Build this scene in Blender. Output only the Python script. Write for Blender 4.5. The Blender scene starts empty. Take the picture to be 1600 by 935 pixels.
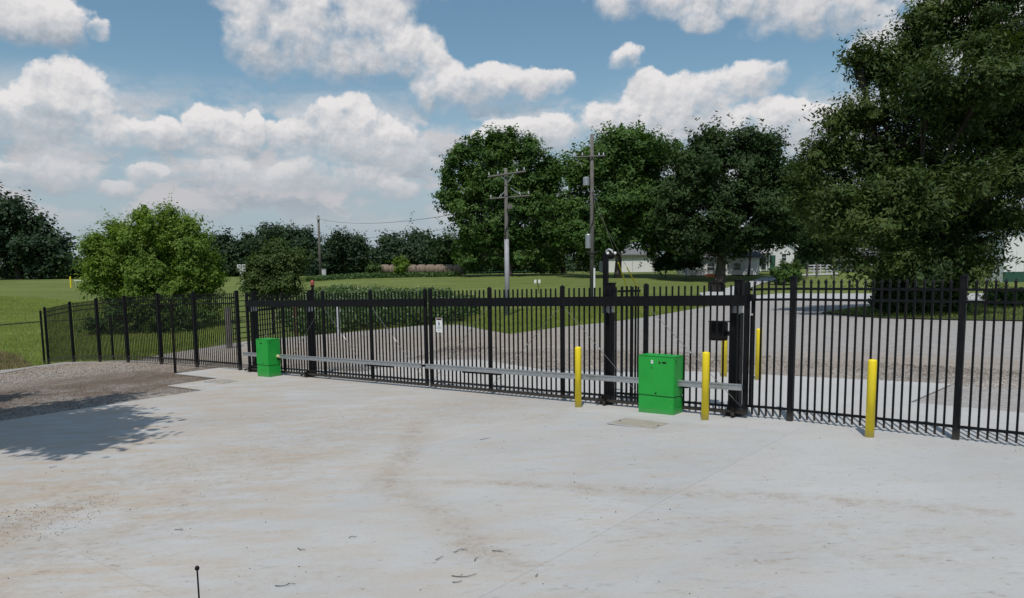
import bpy, bmesh, math, random
import numpy as np
from mathutils import Vector, Matrix, Euler
random.seed(7); RNG = np.random.default_rng(7)
SC = bpy.context.scene
COL = SC.collection
# ------------------------------------------------------------------ camera
FPX, CX, CY, PITCH, ROLL, HCAM = 1200.0, 800.0, 560.0, 0.1125, 0.012, 2.63
fw = np.array([0, math.cos(PITCH), -math.sin(PITCH)]); rt0 = np.array([1., 0, 0]); up0 = np.cross(rt0, fw)
cr_, sr_ = math.cos(ROLL), math.sin(ROLL)
rt = cr_*rt0 - sr_*up0; up = sr_*rt0 + cr_*up0
cd = bpy.data.cameras.new('camera'); cam = bpy.data.objects.new('camera', cd); COL.objects.link(cam)
cd.sensor_width = 36; cd.lens = 36*FPX/1600; cd.shift_y = (CY-467.5)/1600; cd.clip_start = 0.1; cd.clip_end = 6000
cam.matrix_world = Matrix(((rt[0], up[0], -fw[0], 0), (rt[1], up[1], -fw[1], 0), (rt[2], up[2], -fw[2], HCAM), (0, 0, 0, 1)))
SC.camera = cam
SC.render.resolution_x = 1024; SC.render.resolution_y = 598
SC.view_settings.view_transform = 'Standard'; SC.view_settings.look = 'None'
SC.cycles.max_bounces = 5; SC.cycles.diffuse_bounces = 3; SC.cycles.glossy_bounces = 2; SC.cycles.transmission_bounces = 3
SC.view_settings.exposure = 0.0; SC.view_settings.gamma = 1.0

def ray(px, py):
    d = fw + rt*(px-CX)/FPX - up*(py-CY)/FPX
    return d/np.linalg.norm(d)
# ------------------------------------------------------------------ sun
SUN_EL = math.radians(61); SH = math.radians(12)      # shadows run away from the camera, slightly to the right
sdir = Vector((-math.sin(SH)*math.cos(SUN_EL), -math.cos(SH)*math.cos(SUN_EL), math.sin(SUN_EL)))
sl = bpy.data.lights.new('sun', 'SUN'); sl.energy = 3.1; sl.angle = math.radians(0.53); sl.color = (1.0, 0.95, 0.88)
so = bpy.data.objects.new('sun', sl); COL.objects.link(so); so.location = (0, -20, 40)
so.rotation_euler = sdir.to_track_quat('Z', 'Y').to_euler()
# ------------------------------------------------------------------ node helper
class NT:
    def __init__(s, tree): s.t = tree; s.n = tree.nodes; s.l = tree.links
    def new(s, ty, **k):
        nd = s.n.new(ty)
        for a, b in k.items(): setattr(nd, a, b)
        return nd
    def inp(s, sock, v):
        if isinstance(v, bpy.types.NodeSocket): s.l.new(v, sock)
        elif v is not None: sock.default_value = v
    def math(s, op, a, b=None, c=None, clamp=False):
        nd = s.new('ShaderNodeMath', operation=op); nd.use_clamp = clamp
        s.inp(nd.inputs[0], a); s.inp(nd.inputs[1], b)
        if c is not None: s.inp(nd.inputs[2], c)
        return nd.outputs[0]
    def vmath(s, op, a, b=None):
        nd = s.new('ShaderNodeVectorMath', operation=op); s.inp(nd.inputs[0], a); s.inp(nd.inputs[1], b)
        return nd.outputs['Value'] if op in ('DOT_PRODUCT', 'LENGTH') else nd.outputs[0]
    def noise(s, vec, scale, detail=4, rough=.55, dist=0, dim='3D'):
        nd = s.new('ShaderNodeTexNoise', noise_dimensions=dim)
        s.inp(nd.inputs['Vector'], vec); nd.inputs['Scale'].default_value = scale; nd.inputs['Detail'].default_value = detail
        nd.inputs['Roughness'].default_value = rough; nd.inputs['Distortion'].default_value = dist
        return nd
    def maprange(s, v, a, b, c=0., d=1., smooth=False):
        nd = s.new('ShaderNodeMapRange'); nd.interpolation_type = 'SMOOTHSTEP' if smooth else 'LINEAR'
        s.inp(nd.inputs[0], v)
        for i, q in enumerate((a, b, c, d)): s.inp(nd.inputs[1+i], q)
        return nd.outputs[0]
    def mix(s, f, a, b, mode='MIX'):
        nd = s.new('ShaderNodeMix', data_type='RGBA', blend_type=mode)
        s.inp(nd.inputs['Factor'], f)
        for nm, v in (('A', a), ('B', b)):
            sk = [q for q in nd.inputs if q.name == nm and q.type == 'RGBA'][0]
            if isinstance(v, (tuple, list)) and len(v) == 3: v = (*v, 1)
            s.inp(sk, v)
        return [q for q in nd.outputs if q.type == 'RGBA'][0]
    def comb(s, x, y, z):
        nd = s.new('ShaderNodeCombineXYZ')
        for i, v in enumerate((x, y, z)): s.inp(nd.inputs[i], v)
        return nd.outputs[0]
    def sep(s, v):
        nd = s.new('ShaderNodeSeparateXYZ'); s.inp(nd.inputs[0], v); return nd.outputs
# ------------------------------------------------------------------ world: sky and cumulus
W = bpy.data.worlds.new('World'); SC.world = W; W.use_nodes = True
CLOUDS = [  # centre px, radii px
 (430,62,62,48),(505,45,110,60),(575,68,95,48),(640,84,50,28),(395,0,45,22),(520,-40,150,60),
 (700,132,46,38),(760,140,90,32),(855,126,40,18),
 (112,148,52,40),(30,182,60,36),(70,195,125,34),(190,205,50,22),
 (262,205,26,18),(332,198,40,26),(305,222,85,18),(398,205,16,28),
 (530,180,52,30),(470,212,52,30),(570,228,100,40),(660,262,38,18),
 (92,268,42,26),(15,275,40,16),(185,295,28,12),(235,272,32,14),(350,268,48,24),(470,275,66,26),(620,300,34,14),(540,285,90,18),
 (30,22,85,32),(150,40,16,16),
 (1040,-5,100,28),(1092,32,38,18),(1300,12,120,34),(1180,-5,60,25),
 (983,88,26,17),(1005,128,24,22),(1182,128,40,28),(1120,145,55,28),(1050,162,85,34),(965,185,60,28),(1205,185,60,26),(1312,182,55,22),(1100,205,190,26),
 (800,205,45,18),(862,203,50,26),(760,215,40,14),(1500,60,120,50)]
def build_world():
    grp = bpy.data.node_groups.new('cloud_field', 'ShaderNodeTree')
    grp.interface.new_socket('Q', in_out='INPUT', socket_type='NodeSocketVector')
    grp.interface.new_socket('F', in_out='OUTPUT', socket_type='NodeSocketFloat')
    grp.interface.new_socket('B', in_out='OUTPUT', socket_type='NodeSocketFloat')
    g_ = NT(grp); gi = g_.new('NodeGroupInput'); go = g_.new('NodeGroupOutput')
    q0 = gi.outputs[0]
    w1 = g_.vmath('SUBTRACT', g_.noise(q0, 11, 7, .62).outputs['Color'], (.5, .5, .5))
    w1 = g_.vmath('MULTIPLY', w1, (.05, .042, .03))
    q = g_.vmath('ADD', q0, w1)
    qf = g_.vmath('MULTIPLY', q, (1, 1, 0))
    cur = None; sw = None; sv = None
    for (px, py, rx, ry) in CLOUDS:
        d = ray(px, py); az = math.atan2(d[0], d[1]); el = math.asin(d[2])
        v = g_.vmath('MULTIPLY', g_.vmath('SUBTRACT', qf, (az, el, 0)), (FPX/rx/1.12*.95, FPX/ry/1.15*.95, 0))
        r2 = g_.vmath('DOT_PRODUCT', v, v)
        b = g_.math('SUBTRACT', 1.0, r2)
        wq = g_.math('MAXIMUM', g_.math('ADD', b, .35), 0.0); wv = g_.math('MULTIPLY', wq, g_.sep(v)[1])
        sw = wq if sw is None else g_.math('ADD', sw, wq); sv = wv if sv is None else g_.math('ADD', sv, wv)
        cur = b if cur is None else g_.math('SMOOTH_MAX', cur, b, .18)
    cur = g_.math('MAXIMUM', cur, -1.2)
    # the same sort of cloud goes on beyond the picture
    qs = g_.sep(q0)
    far = g_.maprange(g_.math('ABSOLUTE', qs[0]), .66, .85)
    hi = g_.maprange(qs[1], .48, .6)
    outm = g_.math('MAXIMUM', far, hi)
    gen = g_.maprange(g_.noise(q, 4.2, 2, .5).outputs['Fac'], .44, .68, -1.4, 1.0)
    gen = g_.math('SUBTRACT', gen, g_.math('MULTIPLY', g_.math('SUBTRACT', 1.0, outm), 3.0))
    cur = g_.math('MAXIMUM', cur, gen)
    fb = g_.noise(q0, 26, 9, .6, .1).outputs['Fac']
    def billow(sc, src):
        vo = g_.new('ShaderNodeTexVoronoi', feature='F1'); g_.inp(vo.inputs['Vector'], src); vo.inputs['Scale'].default_value = sc
        return g_.math('SUBTRACT', .45, vo.outputs['Distance'])
    cur = g_.math('MULTIPLY', cur, 1.25); cur = g_.math('MINIMUM', cur, .75)
    F = g_.math('ADD', cur, g_.math('MULTIPLY', g_.math('SUBTRACT', fb, .5), 1.9))
    F = g_.math('ADD', F, g_.math('MULTIPLY', billow(24, q), .75))
    F = g_.math('ADD', F, g_.math('MULTIPLY', billow(58, q), .40))
    g_.inp(go.inputs[0], F); g_.inp(go.inputs[1], g_.math('DIVIDE', sv, g_.math('ADD', sw, .02)))
    t = NT(W.node_tree); W.node_tree.nodes.clear()
    out = t.new('ShaderNodeOutputWorld'); tc = t.new('ShaderNodeTexCoord')
    sky = t.new('ShaderNodeTexSky', sky_type='NISHITA'); sky.sun_disc = False; sky.sun_elevation = SUN_EL
    sky.sun_rotation = math.atan2(sdir.x, sdir.y)
    sky.air_density = 1.0; sky.dust_density = 1.2; sky.ozone_density = 1.6; sky.altitude = 200
    D = tc.outputs['Generated']; x, y, z = t.sep(D)
    az = t.math('ARCTAN2', x, y); el = t.math('ARCSINE', z)
    q = t.comb(az, el, 0)
    def field(qq):
        nd = t.new('ShaderNodeGroup'); nd.node_tree = grp; t.inp(nd.inputs[0], qq); return nd.outputs
    F0, B0 = field(q)[:2]; F1 = field(t.vmath('ADD', q, (-.006, .012, 0)))[0]
    dif = t.math('SUBTRACT', F0, F1)
    hx = lambda off, sc: t.noise(t.vmath('ADD', q, off), sc, 7, .6).outputs['Fac']
    fine = t.math('SUBTRACT', hx((0, 0, 0), 60), hx((-.0015, .004, 0), 60))
    soft = t.math('SUBTRACT', hx((0, 0, 0), 16), hx((-.006, .016, 0), 16))
    vert = t.maprange(B0, -.75, .55)
    edge = t.maprange(vert, 0, 1, 1.5, .55)
    alpha = t.math('DIVIDE', t.math('ADD', F0, .15), edge, clamp=True)
    alpha = t.math('MULTIPLY', t.math('MULTIPLY', alpha, alpha), t.math('SUBTRACT', 3.0, t.math('MULTIPLY', alpha, 2.0)))
    lit = t.math('MULTIPLY', vert, .68)
    lit = t.math('ADD', lit, t.math('MULTIPLY', t.maprange(dif, -.9, .9), .30))
    lit = t.math('ADD', lit, t.math('MULTIPLY', fine, .8))
    lit = t.math('ADD', lit, t.math('MULTIPLY', soft, 1.15))
    lit = t.math('ADD', lit, .10, clamp=True)
    ccol = t.mix(lit, (.28, .335, .40), (.79, .77, .77))
    # low, distant cumulus rows and the pale veil near the horizon
    qw = t.vmath('ADD', q, t.vmath('MULTIPLY', t.vmath('SUBTRACT', t.noise(q, 16, 4, .6).outputs['Color'], (.5, .5, .5)), (.06, .03, 0)))
    lowf = t.noise(t.vmath('MULTIPLY', qw, (1, 2.1, 1)), 8.0, 6, .58).outputs['Fac']
    lowf2 = t.noise(t.vmath('MULTIPLY', t.vmath('ADD', qw, (0, .02, 0)), (1, 2.1, 1)), 8.0, 6, .58).outputs['Fac']
    band = t.math('MULTIPLY', t.maprange(el, .24, .17, 0, 1, True), t.maprange(el, .03, .09, .0, 1, True))
    la = t.math('MULTIPLY', t.maprange(lowf, .40, .54, 0, 1, True), t.math('MULTIPLY', band, .85))
    lcol = t.mix(t.maprange(t.math('SUBTRACT', lowf, lowf2), -.06, .06), (.35, .39, .44), (.58, .555, .57))
    veil = t.math('MULTIPLY', t.maprange(el, .27, .03, 0, 1, True), .9)
    ccol2 = t.mix(t.maprange(el, .17, .04), ccol, (.42, .455, .50))
    skyc = t.mix(1.0, sky.outputs[0], (1.10, 1.30, 1.21), 'MULTIPLY')
    ccol2 = t.mix(t.math('MULTIPLY', la, t.math('SUBTRACT', 1.0, alpha)), ccol2, lcol)
    alpha = t.math('MAXIMUM', alpha, la)
    b1 = t.new('ShaderNodeBackground'); t.inp(b1.inputs[0], skyc); b1.inputs[1].default_value = .085
    bv = t.new('ShaderNodeBackground'); t.inp(bv.inputs[0], (.375, .44, .505, 1)); bv.inputs[1].default_value = 1
    b2 = t.new('ShaderNodeBackground'); t.inp(b2.inputs[0], ccol2); b2.inputs[1].default_value = 1
    m0 = t.new('ShaderNodeMixShader'); t.inp(m0.inputs[0], veil); t.l.new(b1.outputs[0], m0.inputs[1]); t.l.new(bv.outputs[0], m0.inputs[2])
    m1 = t.new('ShaderNodeMixShader')
    t.inp(m1.inputs[0], t.math('MULTIPLY', alpha, t.maprange(el, -.01, .07)))
    t.l.new(m0.outputs[0], m1.inputs[1]); t.l.new(b2.outputs[0], m1.inputs[2])
    t.l.new(m1.outputs[0], out.inputs[0])
    W.cycles.sampling_method = 'MANUAL'; W.cycles.sample_map_resolution = 512
build_world()
# ------------------------------------------------------------------ terrain function and pixel -> place helpers
def sm(t): t = np.clip(t, 0, 1); return t*t*(3-2*t)
def g(x, y):
    x = np.asarray(x, float); y = np.asarray(y, float)
    xl = np.clip(4.8-x, 0, 27); e = np.clip(-10.6-x, 0, 11)
    z = -.027*xl - .0045*e*e
    z = z - .09*sm((-19.3-x)/2.2)
    y0 = 45 + 22*sm((x-5)/20) + 8*sm((-20-x)/15)
    y1 = 115 + 30*sm((-20-x)/25)
    t = np.clip((y-y0)/(y1-y0), 0, 1); t = .6*t+.4*sm(t)
    far = 2.3 - 1.0*sm((x-45)/32)
    far = far + (2.35-far)*sm((y-160)/200)
    return z*(1-t)+far*t
def G(x, y): return float(g(x, y))
def hit(px, py):
    d = ray(px, py); t = 4.0; o = np.array([0, 0, HCAM])
    while t < 2000:
        t2 = t*1.01; p = o+d*t2
        if p[2] < G(p[0], p[1]):
            for _ in range(20):
                m = (t+t2)/2; p = o+d*m
                if p[2] < G(p[0], p[1]): t2 = m
                else: t = m
            return p
        t = t2
    return o+d*150
def at_y(px, py, Y):
    d = ray(px, py); return np.array([0, 0, HCAM])+d*(Y/d[1])
A0 = np.array([4.81, 13.1]); U = np.array([-.774, .633]); U /= np.linalg.norm(U); N = np.array([-U[1]*-1, -U[0]]); N = np.array([U[1], -U[0]])
TH = math.atan2(U[1], U[0])
def SN(s, n): return A0+U*s+N*n
def sn_of(x, y): d = np.array([x, y])-A0; return d@U, d@N
def s_at(px, py, n=0.):      # where the ray through a pixel crosses the vertical plane n = const of the fence line
    d = ray(px, py); t = (n - (np.array([0, 0])-A0)@N)/(d[:2]@N)
    p = d*t; return float((p[:2]-A0)@U)
def lg(s, n=0.):
    p = SN(s, n); return G(p[0], p[1])
# ------------------------------------------------------------------ materials
def new_mat(name):
    m = bpy.data.materials.new(name); m.use_nodes = True; t = NT(m.node_tree)
    b = [n for n in t.n if n.type == 'BSDF_PRINCIPLED'][0]; return m, t, b
def simple(name, col, rough=.5, metal=0., var=.12, bump=.0, scale=8, spec=.5):
    m, t, b = new_mat(name); tc = t.new('ShaderNodeTexCoord')
    nz = t.noise(tc.outputs['Object'], scale, 6, .6)
    f = t.maprange(nz.outputs['Fac'], .3, .7)
    a = tuple(c*(1-var) for c in col); c2 = tuple(min(1, c*(1+var)) for c in col)
    t.inp(b.inputs['Base Color'], t.mix(f, a, c2)); b.inputs['Metallic'].default_value = metal
    t.inp(b.inputs['Roughness'], t.maprange(nz.outputs['Fac'], .3, .7, rough*.85, min(1, rough*1.15)))
    b.inputs['Specular IOR Level'].default_value = spec
    if bump:
        bp = t.new('ShaderNodeBump'); bp.inputs['Strength'].default_value = bump; bp.inputs['Distance'].default_value = .02
        t.inp(bp.inputs['Height'], t.noise(tc.outputs['Object'], scale*6, 5, .6).outputs['Fac']); t.l.new(bp.outputs[0], b.inputs['Normal'])
    return m
M = {}
M['black'] = simple('black_powder_coat', (.0045, .005, .0065), .5, 0, .25, scale=3, spec=.16)
M['blackrust'] = simple('dusty_black_steel', (.009, .007, .007), .65, 0, .4, scale=4, spec=.15)
M['galv'] = simple('galvanised_metal', (.36, .38, .40), .42, .55, .18, .1, 12)
M['green'] = simple('green_painted_steel', (.010, .33, .040), .42, 0, .10, 0, 2.0)
M['greentop'] = M['green']
M['yellow'] = simple('yellow_plastic_sleeve', (.82, .63, .010), .5, 0, .08, 0, 3)
M['white'] = simple('white_paint', (.72, .73, .73), .6, 0, .06, .1, 5)
M['wood'] = simple('weathered_pole_wood', (.12, .112, .103), .85, 0, .3, .5, 4)
M['brownwood'] = simple('brown_post_wood', (.09, .05, .035), .85, 0, .3, .5, 5)
M['palegrey'] = simple('pale_grey_plastic', (.45, .45, .47), .5, 0, .08, 0, 3)
M['bark'] = simple('tree_bark', (.055, .045, .036), .95, 0, .35, .8, 3)
M['red'] = simple('red_lens', (.28, .05, .035), .4, 0, .1)
M['orange'] = simple('orange_board', (.62, .15, .06), .6, 0, .15)
M['cream'] = simple('yellowed_nylon', (.62, .55, .30), .5, 0, .1)
M['darkgreen'] = simple('dark_green_paint', (.02, .075, .05), .6, 0, .1)
M['hay'] = simple('weathered_hay', (.19, .145, .11), .95, 0, .4, 1.0, 2.5)
M['sleevegrey'] = simple('grey_pole_sleeve', (.30, .30, .33), .6, 0, .15, .1, 3)
M['steelcable'] = simple('dull_steel_cable', (.16, .16, .165), .6, .3, .15)
M['roof'] = simple('grey_shingle_roof', (.16, .16, .17), .9, 0, .2, .4, 3)
M['glass'] = simple('dark_window_glass', (.03, .035, .04), .12, 0, .1)
M['lid'] = simple('polymer_concrete_lid', (.33, .30, .255), .85, 0, .12, .4, 6)
M['twig'] = simple('dry_twig', (.055, .045, .038), .9, 0, .3)
M['stem'] = simple('green_stem', (.07, .11, .03), .8, 0, .3)

def grime(mat, h0, col, amt):
    t = NT(mat.node_tree); b = [n for n in t.n if n.type == 'BSDF_PRINCIPLED'][0]; src = b.inputs['Base Color'].links[0].from_socket
    tc = t.new('ShaderNodeTexCoord'); z = t.sep(tc.outputs['Object'])[2]
    nz = t.noise(tc.outputs['Object'], 7, 6, .7).outputs['Fac']; nz2 = t.noise(t.vmath('MULTIPLY', tc.outputs['Object'], (9, 9, 1.2)), 2.0, 5, .7).outputs['Fac']
    f = t.math('MULTIPLY', t.maprange(t.math('ADD', z, t.math('MULTIPLY', nz, -h0)), h0*.4, -h0*.4, 0, 1, True), amt)
    f = t.math('MAXIMUM', f, t.math('MULTIPLY', t.maprange(nz2, .52, .75), amt*.35))
    t.inp(b.inputs['Base Color'], t.mix(f, src, col))
grime(M['yellow'], .22, (.33, .29, .20), .45); grime(M['green'], .16, (.16, .19, .13), .3); grime(M['black'], .25, (.09, .08, .07), .5)
def concrete_mat():
    m, t, b = new_mat('broom_finished_concrete'); tc = t.new('ShaderNodeTexCoord'); P = tc.outputs['Object']
    at = t.new('ShaderNodeAttribute', attribute_name='dirt')
    at2 = t.new('ShaderNodeAttribute', attribute_name='slabtone')
    big = t.noise(P, .35, 5, .6).outputs['Fac']; med = t.noise(P, 2.2, 7, .65).outputs['Fac']; fine = t.noise(P, 38, 5, .7).outputs['Fac']
    # streaks that run with the traffic
    def streak(deg, sc, seed):
        mp = t.new('ShaderNodeMapping'); t.inp(mp.inputs['Vector'], P); mp.inputs['Rotation'].default_value = (0, 0, math.radians(-deg)); mp.inputs['Scale'].default_value = (.62, 1.9, 1); mp.inputs['Location'].default_value = (seed, seed, 0)
        return t.noise(mp.outputs[0], sc, 9, .7).outputs['Fac']
    xs_, ys_, zs_ = t.sep(P)
    side = t.maprange(t.math('ADD', xs_, t.math('MULTIPLY', t.math('SUBTRACT', ys_, 10.), -.25)), -3.5, 1.5, 0, 1, True)
    s1 = t.new('ShaderNodeMix', data_type='FLOAT'); t.inp(s1.inputs[0], side); t.inp(s1.inputs[2], streak(50, 1.5, 0)); t.inp(s1.inputs[3], streak(-6, 1.5, 3)); stk = s1.outputs[0]
    s2 = t.new('ShaderNodeMix', data_type='FLOAT'); t.inp(s2.inputs[0], side); t.inp(s2.inputs[2], streak(54, 6.5, 5)); t.inp(s2.inputs[3], streak(-8, 6.5, 8)); stf = s2.outputs[0]
    near = t.maprange(ys_, 16, 8, .35, 1.0)
    left = t.maprange(xs_, 4, -7, .25, 1.0)
    col = t.mix(t.maprange(big, .35, .65), (.40, .408, .416), (.47, .474, .478))
    col = t.mix(t.math('MULTIPLY', t.maprange(med, .38, .70), .6), col, (.455, .455, .45))
    # broad tan film, strongest at the left
    film = t.math('MULTIPLY', t.maprange(stk, .40, .62), left)
    col = t.mix(t.math('MULTIPLY', film, 1.0), col, (.425, .362, .298))
    d = t.math('MULTIPLY', at.outputs['Fac'], t.maprange(t.math('ADD', t.math('MULTIPLY', stf, .55), t.math('MULTIPLY', med, .45)), .36, .56, .15, 1.25), clamp=True)
    brk = t.maprange(t.noise(P, 7, 9, .8, .4).outputs['Fac'], .42, .60, .22, 1.25)
    col = t.mix(t.math('MULTIPLY', t.math('MULTIPLY', d, brk), .78, clamp=True), col, (.31, .25, .19))
    # short smudges dragged along by tyres
    sm_ = t.math('MULTIPLY', t.maprange(stf, .565, .67), t.math('MULTIPLY', near, .38))
    col = t.mix(sm_, col, (.235, .205, .175))
    sp = t.maprange(t.noise(t.vmath('MULTIPLY', P, (1, 1.5, 1)), 5.0, 6, .72).outputs['Fac'], .62, .69)
    sp = t.math('MULTIPLY', sp, t.math('ADD', t.math('MULTIPLY', at.outputs['Fac'], .8), .55), clamp=True)
    col = t.mix(sp, col, (.22, .185, .15))
    col = t.mix(1.0, col, t.comb(*[t.math('ADD', t.math('MULTIPLY', fine, .30), .85)]*3), 'MULTIPLY')
    col = t.mix(1.0, col, t.comb(*[at2.outputs['Fac']]*3), 'MULTIPLY')
    t.inp(b.inputs['Base Color'], col); b.inputs['Roughness'].default_value = .82; b.inputs['Specular IOR Level'].default_value = .25
    bp = t.new('ShaderNodeBump'); bp.inputs['Strength'].default_value = .25; bp.inputs['Distance'].default_value = .01
    t.inp(bp.inputs['Height'], t.math('ADD', fine, med)); t.l.new(bp.outputs[0], b.inputs['Normal'])
    return m
M['concrete'] = concrete_mat()
def gravel_mat():
    m, t, b = new_mat('crushed_gravel'); tc = t.new('ShaderNodeTexCoord'); P = tc.outputs['Object']
    at = t.new('ShaderNodeAttribute', attribute_name='soil')
    vo = t.new('ShaderNodeTexVoronoi'); t.inp(vo.inputs['Vector'], P); vo.inputs['Scale'].default_value = 30
    vo2 = t.new('ShaderNodeTexVoronoi'); t.inp(vo2.inputs['Vector'], P); vo2.inputs['Scale'].default_value = 7
    big = t.noise(P, .22, 6, .62).outputs['Fac']; med = t.noise(P, 1.7, 7, .7).outputs['Fac']; fine = t.noise(P, 26, 4, .7).outputs['Fac']
    grey = t.mix(t.maprange(med, .3, .7), (.285, .272, .265), (.36, .345, .335))
    tan = t.mix(t.maprange(med, .3, .7), (.265, .222, .18), (.345, .297, .248))
    soil = t.mix(t.maprange(med, .3, .7), (.075, .056, .046), (.20, .155, .12))
    sw = t.new('ShaderNodeSeparateColor'); t.l.new(at.outputs['Color'], sw.inputs[0])
    col = t.mix(t.math('MULTIPLY', sw.outputs[1], t.maprange(big, .3, .6, .45, 1.0), clamp=True), grey, tan)
    col = t.mix(t.math('MULTIPLY', sw.outputs[0], t.math('MULTIPLY', t.maprange(med, .3, .6, .6, 1.1), t.maprange(t.noise(P, .7, 6, .7, .6).outputs['Fac'], .36, .56, .45, 1.1)), clamp=True), col, soil)
    vs = t.new('ShaderNodeSeparateColor'); t.l.new(vo.outputs['Color'], vs.inputs[0])
    k = t.maprange(vs.outputs[0], 0, 1, .78, 1.22); col = t.mix(1.0, col, t.comb(k, k, k), 'MULTIPLY')
    k2 = t.maprange(fine, .3, .7, .82, 1.18); col = t.mix(1.0, col, t.comb(k2, k2, k2), 'MULTIPLY')
    t.inp(b.inputs['Base Color'], col); b.inputs['Roughness'].default_value = .95; b.inputs['Specular IOR Level'].default_value = .15
    bp = t.new('ShaderNodeBump'); bp.inputs['Strength'].default_value = .5; bp.inputs['Distance'].default_value = .02
    t.inp(bp.inputs['Height'], t.math('ADD', t.math('SUBTRACT', 1.0, vo.outputs['Distance']), med)); t.l.new(bp.outputs[0], b.inputs['Normal'])
    return m
M['gravel'] = gravel_mat()
def grass_mat(name, c1, c2, c3, dry=.0):
    m, t, b = new_mat(name); tc = t.new('ShaderNodeTexCoord'); P = tc.outputs['Object']
    big = t.noise(P, .06, 6, .6).outputs['Fac']; med = t.noise(P, .8, 7, .7).outputs['Fac']; fine = t.noise(P, 9, 5, .75).outputs['Fac']
    col = t.mix(t.maprange(big, .35, .65), c1, c2)
    col = t.mix(t.maprange(med, .4, .75), col, c3)
    mp = t.new('ShaderNodeMapping'); t.inp(mp.inputs['Vector'], P); mp.inputs['Scale'].default_value = (.05, .45, 1); mp.inputs['Rotation'].default_value = (0, 0, .25)
    st = t.noise(mp.outputs[0], 1.0, 5, .6).outputs['Fac']; kk = t.maprange(st, .3, .7, .82, 1.16); col = t.mix(1.0, col, t.comb(kk, kk, kk), 'MULTIPLY')
    dryp = t.maprange(t.noise(P, .35, 6, .7).outputs['Fac'], .56, .72); col = t.mix(t.math('MULTIPLY', dryp, .45), col, (.21, .20, .085))
    k = t.maprange(fine, .3, .7, .6, 1.4); col = t.mix(1.0, col, t.comb(k, k, k), 'MULTIPLY')
    t.inp(b.inputs['Base Color'], col); b.inputs['Roughness'].default_value = .95; b.inputs['Specular IOR Level'].default_value = .1
    bp = t.new('ShaderNodeBump'); bp.inputs['Strength'].default_value = .9; bp.inputs['Distance'].default_value = .12
    t.inp(bp.inputs['Height'], t.math('ADD', fine, med)); t.l.new(bp.outputs[0], b.inputs['Normal'])
    return m
M['grass'] = grass_mat('mown_grass', (.105, .15, .038), (.145, .19, .048), (.185, .20, .075))
M['crop'] = grass_mat('crop_rows', (.03, .085, .03), (.035, .095, .035), (.04, .10, .03))
M['shadedgrass'] = grass_mat('verge_grass', (.035, .055, .02), (.05, .075, .025), (.07, .075, .04))  # island grass darkened in its colour to stand in for the great tree's shade
def leaf_mat(name, c1, c2, trans=.3, gloss=.06):
    m = bpy.data.materials.new(name); m.use_nodes = True; t = NT(m.node_tree); t.n.clear()
    out = t.new('ShaderNodeOutputMaterial'); geo = t.new('ShaderNodeNewGeometry'); tc = t.new('ShaderNodeTexCoord')
    nz = t.noise(tc.outputs['Object'], .9, 3, .6).outputs['Fac']
    nz2 = t.noise(tc.outputs['Object'], .28, 2, .5).outputs['Fac']
    f = t.math('ADD', t.math('MULTIPLY', geo.outputs['Random Per Island'], .45), t.math('ADD', t.maprange(nz, .35, .65, 0, .3), t.maprange(nz2, .38, .64, -.1, .35)))
    col = t.mix(f, c1, c2)
    d = t.new('ShaderNodeBsdfDiffuse'); tr = t.new('ShaderNodeBsdfTranslucent'); gl = t.new('ShaderNodeBsdfGlossy')
    gl.inputs['Roughness'].default_value = .6; t.inp(gl.inputs['Color'], (.75, .8, .8, 1))
    t.inp(d.inputs['Color'], col); t.inp(tr.inputs['Color'], t.mix(1.0, col, (1.25, 1.35, .6), 'MULTIPLY'))
    m1 = t.new('ShaderNodeMixShader'); m1.inputs[0].default_value = trans; t.l.new(d.outputs[0], m1.inputs[1]); t.l.new(tr.outputs[0], m1.inputs[2])
    m2 = t.new('ShaderNodeMixShader'); m2.inputs[0].default_value = gloss; t.l.new(m1.outputs[0], m2.inputs[1]); t.l.new(gl.outputs[0], m2.inputs[2])
    t.l.new(m2.outputs[0], out.inputs[0]); return m
M['leaf_dark'] = leaf_mat('dark_leaves', (.018, .040, .015), (.055, .092, .028), .22, .012)
M['leaf_mid'] = leaf_mat('mid_green_leaves', (.031, .078, .019), (.106, .182, .040), .3, .015)
M['leaf_lime'] = leaf_mat('lime_leaves', (.085, .155, .022), (.205, .30, .048), .42, .015)
M['leaf_olive'] = leaf_mat('olive_leaves', (.050, .090, .024), (.105, .15, .042), .3, .015)
M['leaf_far'] = leaf_mat('far_leaves', (.018, .042, .020), (.044, .076, .030), .2, .02)
M['leaf_walnut'] = leaf_mat('walnut_leaves', (.016, .038, .011), (.088, .126, .030), .28, .015)
M['leaf_weed'] = leaf_mat('weed_leaves', (.045, .095, .028), (.12, .185, .055), .3, .03)
M['blade'] = leaf_mat('grass_blades', (.17, .23, .048), (.36, .39, .11), .4, .0)
M['dryblade'] = leaf_mat('dry_grass_blades', (.20, .17, .09), (.32, .25, .15), .3, .02)
M['flower'] = simple('pale_flower_heads', (.55, .56, .45), .9, 0, .1)
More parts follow.
